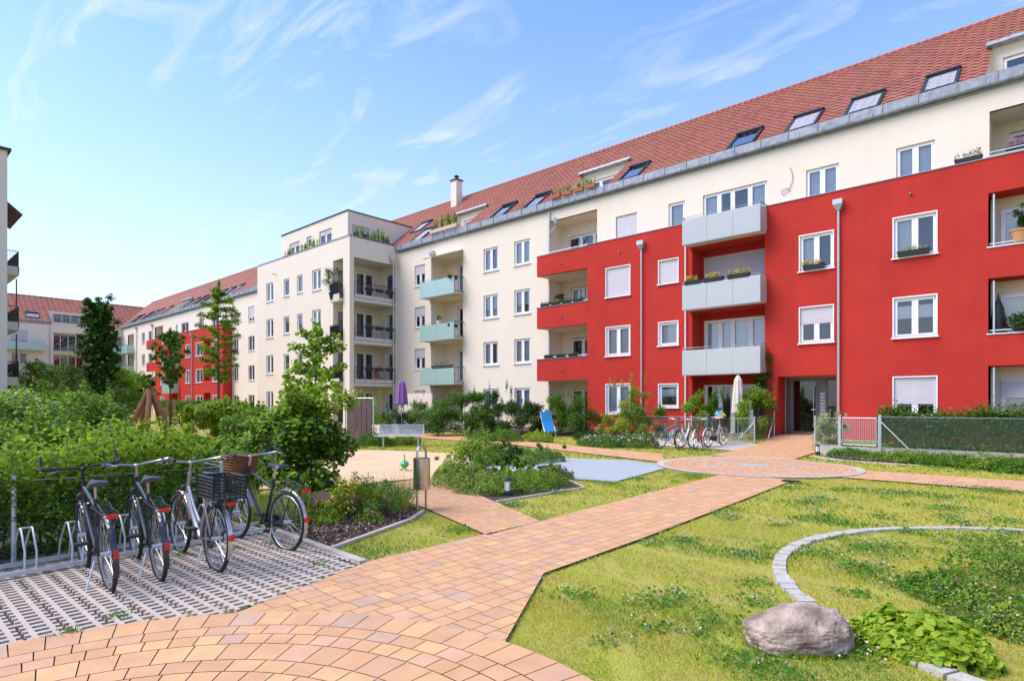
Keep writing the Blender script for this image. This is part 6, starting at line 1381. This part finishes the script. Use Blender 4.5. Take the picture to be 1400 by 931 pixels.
GROUPS = {'flower_box': 'flower boxes and planters on balconies, sills and terraces', 'potted_plant': 'potted plants on balconies and terraces', 'bicycle': 'parked bicycles', 'bicycle_rack': 'bicycle racks', 'shrub': 'shrubs in the courtyard beds', 'low_shrub': 'low shrubs along paths and walls', 'ground_plant': 'low plants of the island bed', 'perennial': 'perennials by the stone ring',
 'flowering_plant': 'flowering plants in the bark mulch bed', 'ornamental_grass': 'ornamental grasses', 'bollard_light': 'bollard lights', 'garden_gate': 'garden gates', 'wire_fence': 'wire fences', 'closed_parasol': 'closed parasols', 'garden_chair': 'garden chairs on balconies', 'apartment_building': 'apartment buildings round the courtyard', 'young_tree': 'young staked trees', 'small_tree': 'small trees beyond the hedge', 'tree_stakes': 'tree stakes', 'clipped_hedge': 'clipped hedges', 'wooden_planter': 'wooden planter troughs'}
for o in COL.objects:
    if o.parent is None and 'label' in o and o.name.split('.')[0] in GROUPS: o['group'] = GROUPS[o.name.split('.')[0]]
# ------------------------------------------------------------------ camera, light, sky
cam = bpy.data.cameras.new('camera'); co = bpy.data.objects.new('camera', cam); COL.objects.link(co); SC.camera = co
co.location = CAM; co.rotation_euler = (R(90), 0, math.atan2(.67283535, .73979226)); cam.sensor_width = 36; cam.lens = 36 * F_PX / 1400; cam.shift_y = (HZ - 465.5) / 1400; cam.clip_end = 3000; cam.clip_start = .05
SUN_EL, sdx, sdy = R(52), -.62, -.78
l = bpy.data.lights.new('sun', 'SUN'); l.energy = SUN_E = 2.4; l.angle = R(42); l.color = (1, .90, .78); lo = bpy.data.objects.new('sun', l); COL.objects.link(lo)
v = Vector((sdx * math.cos(SUN_EL), sdy * math.cos(SUN_EL), math.sin(SUN_EL))).normalized(); lo.rotation_euler = v.to_track_quat('Z', 'Y').to_euler()
w = bpy.data.worlds.new('World'); SC.world = w; w.use_nodes = True; nt = w.node_tree; N = nt.nodes; L = nt.links; bg = N['Background']; bg.inputs[1].default_value = .132
sky = N.new('ShaderNodeTexSky'); sky.sky_type = 'NISHITA'; sky.sun_disc = False; sky.sun_elevation = SUN_EL; sky.sun_rotation = math.atan2(sdx, sdy); sky.air_density = 1.0; sky.dust_density = .6; sky.ozone_density = 1.6
tc = N.new('ShaderNodeTexCoord'); sp = N.new('ShaderNodeSeparateXYZ'); L.new(tc.outputs['Generated'], sp.inputs[0])
def mth(op, a, b=None, c=None, clamp=False):
    n = N.new('ShaderNodeMath'); n.operation = op; n.use_clamp = clamp
    for i, q in enumerate((a, b, c)):
        if q is None: continue
        if isinstance(q, (int, float)): n.inputs[i].default_value = q
        else: L.new(q, n.inputs[i])
    return n.outputs[0]
# thin cirrus on a plane high above: direction / height
zc = mth('MAXIMUM', sp.outputs[2], .03); cx_ = mth('DIVIDE', sp.outputs[0], mth('ADD', zc, .12)); cy_ = mth('DIVIDE', sp.outputs[1], mth('ADD', zc, .12))
cb = N.new('ShaderNodeCombineXYZ'); L.new(cx_, cb.inputs[0]); L.new(cy_, cb.inputs[1])
mp = N.new('ShaderNodeMapping'); mp.inputs['Rotation'].default_value = (0, 0, R(-48)); mp.inputs['Location'].default_value = (3.1, 1.7, 0); mp.inputs['Scale'].default_value = (.7, 2.2, 1); L.new(cb.outputs[0], mp.inputs[0])
n1 = N.new('ShaderNodeTexNoise'); n1.inputs['Scale'].default_value = 2.6; n1.inputs['Detail'].default_value = 9; n1.inputs['Roughness'].default_value = .58; n1.inputs['Distortion'].default_value = 1.1; L.new(mp.outputs[0], n1.inputs[0])
n2 = N.new('ShaderNodeTexNoise'); n2.inputs['Scale'].default_value = 1.3; n2.inputs['Detail'].default_value = 3; L.new(cb.outputs[0], n2.inputs[0])
c1 = N.new('ShaderNodeMapRange'); c1.inputs[1].default_value = .48; c1.inputs[2].default_value = .72; L.new(n1.outputs[0], c1.inputs[0])
c2 = N.new('ShaderNodeMapRange'); c2.inputs[1].default_value = .30; c2.inputs[2].default_value = .55; L.new(n2.outputs[0], c2.inputs[0])
cl = mth('MULTIPLY', mth('MULTIPLY', c1.outputs[0], c2.outputs[0]), .66)
hzf = mth('POWER', mth('SUBTRACT', 1., mth('MINIMUM', mth('MAXIMUM', mth('MULTIPLY', sp.outputs[2], 1.5), 0.), 1.)), 2.1)   # veil thickening to the horizon
fac = mth('MAXIMUM', cl, mth('MULTIPLY', hzf, .92)); mx = N.new('ShaderNodeMix'); mx.data_type = 'RGBA'; L.new(fac, mx.inputs[0]); 
tint = N.new('ShaderNodeMix'); tint.data_type = 'RGBA'; tint.blend_type = 'MULTIPLY'; tint.inputs[0].default_value = 1; L.new(sky.outputs[0], tint.inputs[6]); tint.inputs[7].default_value = (.97, 1.15, 1.48, 1)
L.new(tint.outputs[2], mx.inputs[6]); mx.inputs[7].default_value = (4.3, 4.4, 4.7, 1); L.new(mx.outputs[2], bg.inputs[0])
vs = SC.view_settings; vs.view_transform = 'Standard'; vs.look = 'None'; vs.exposure = .88; vs.gamma = 1
SC.cycles.max_bounces = 6; SC.cycles.transparent_max_bounces = 12; SC.cycles.use_denoising = True; SC.cycles.sample_clamp_indirect = 6
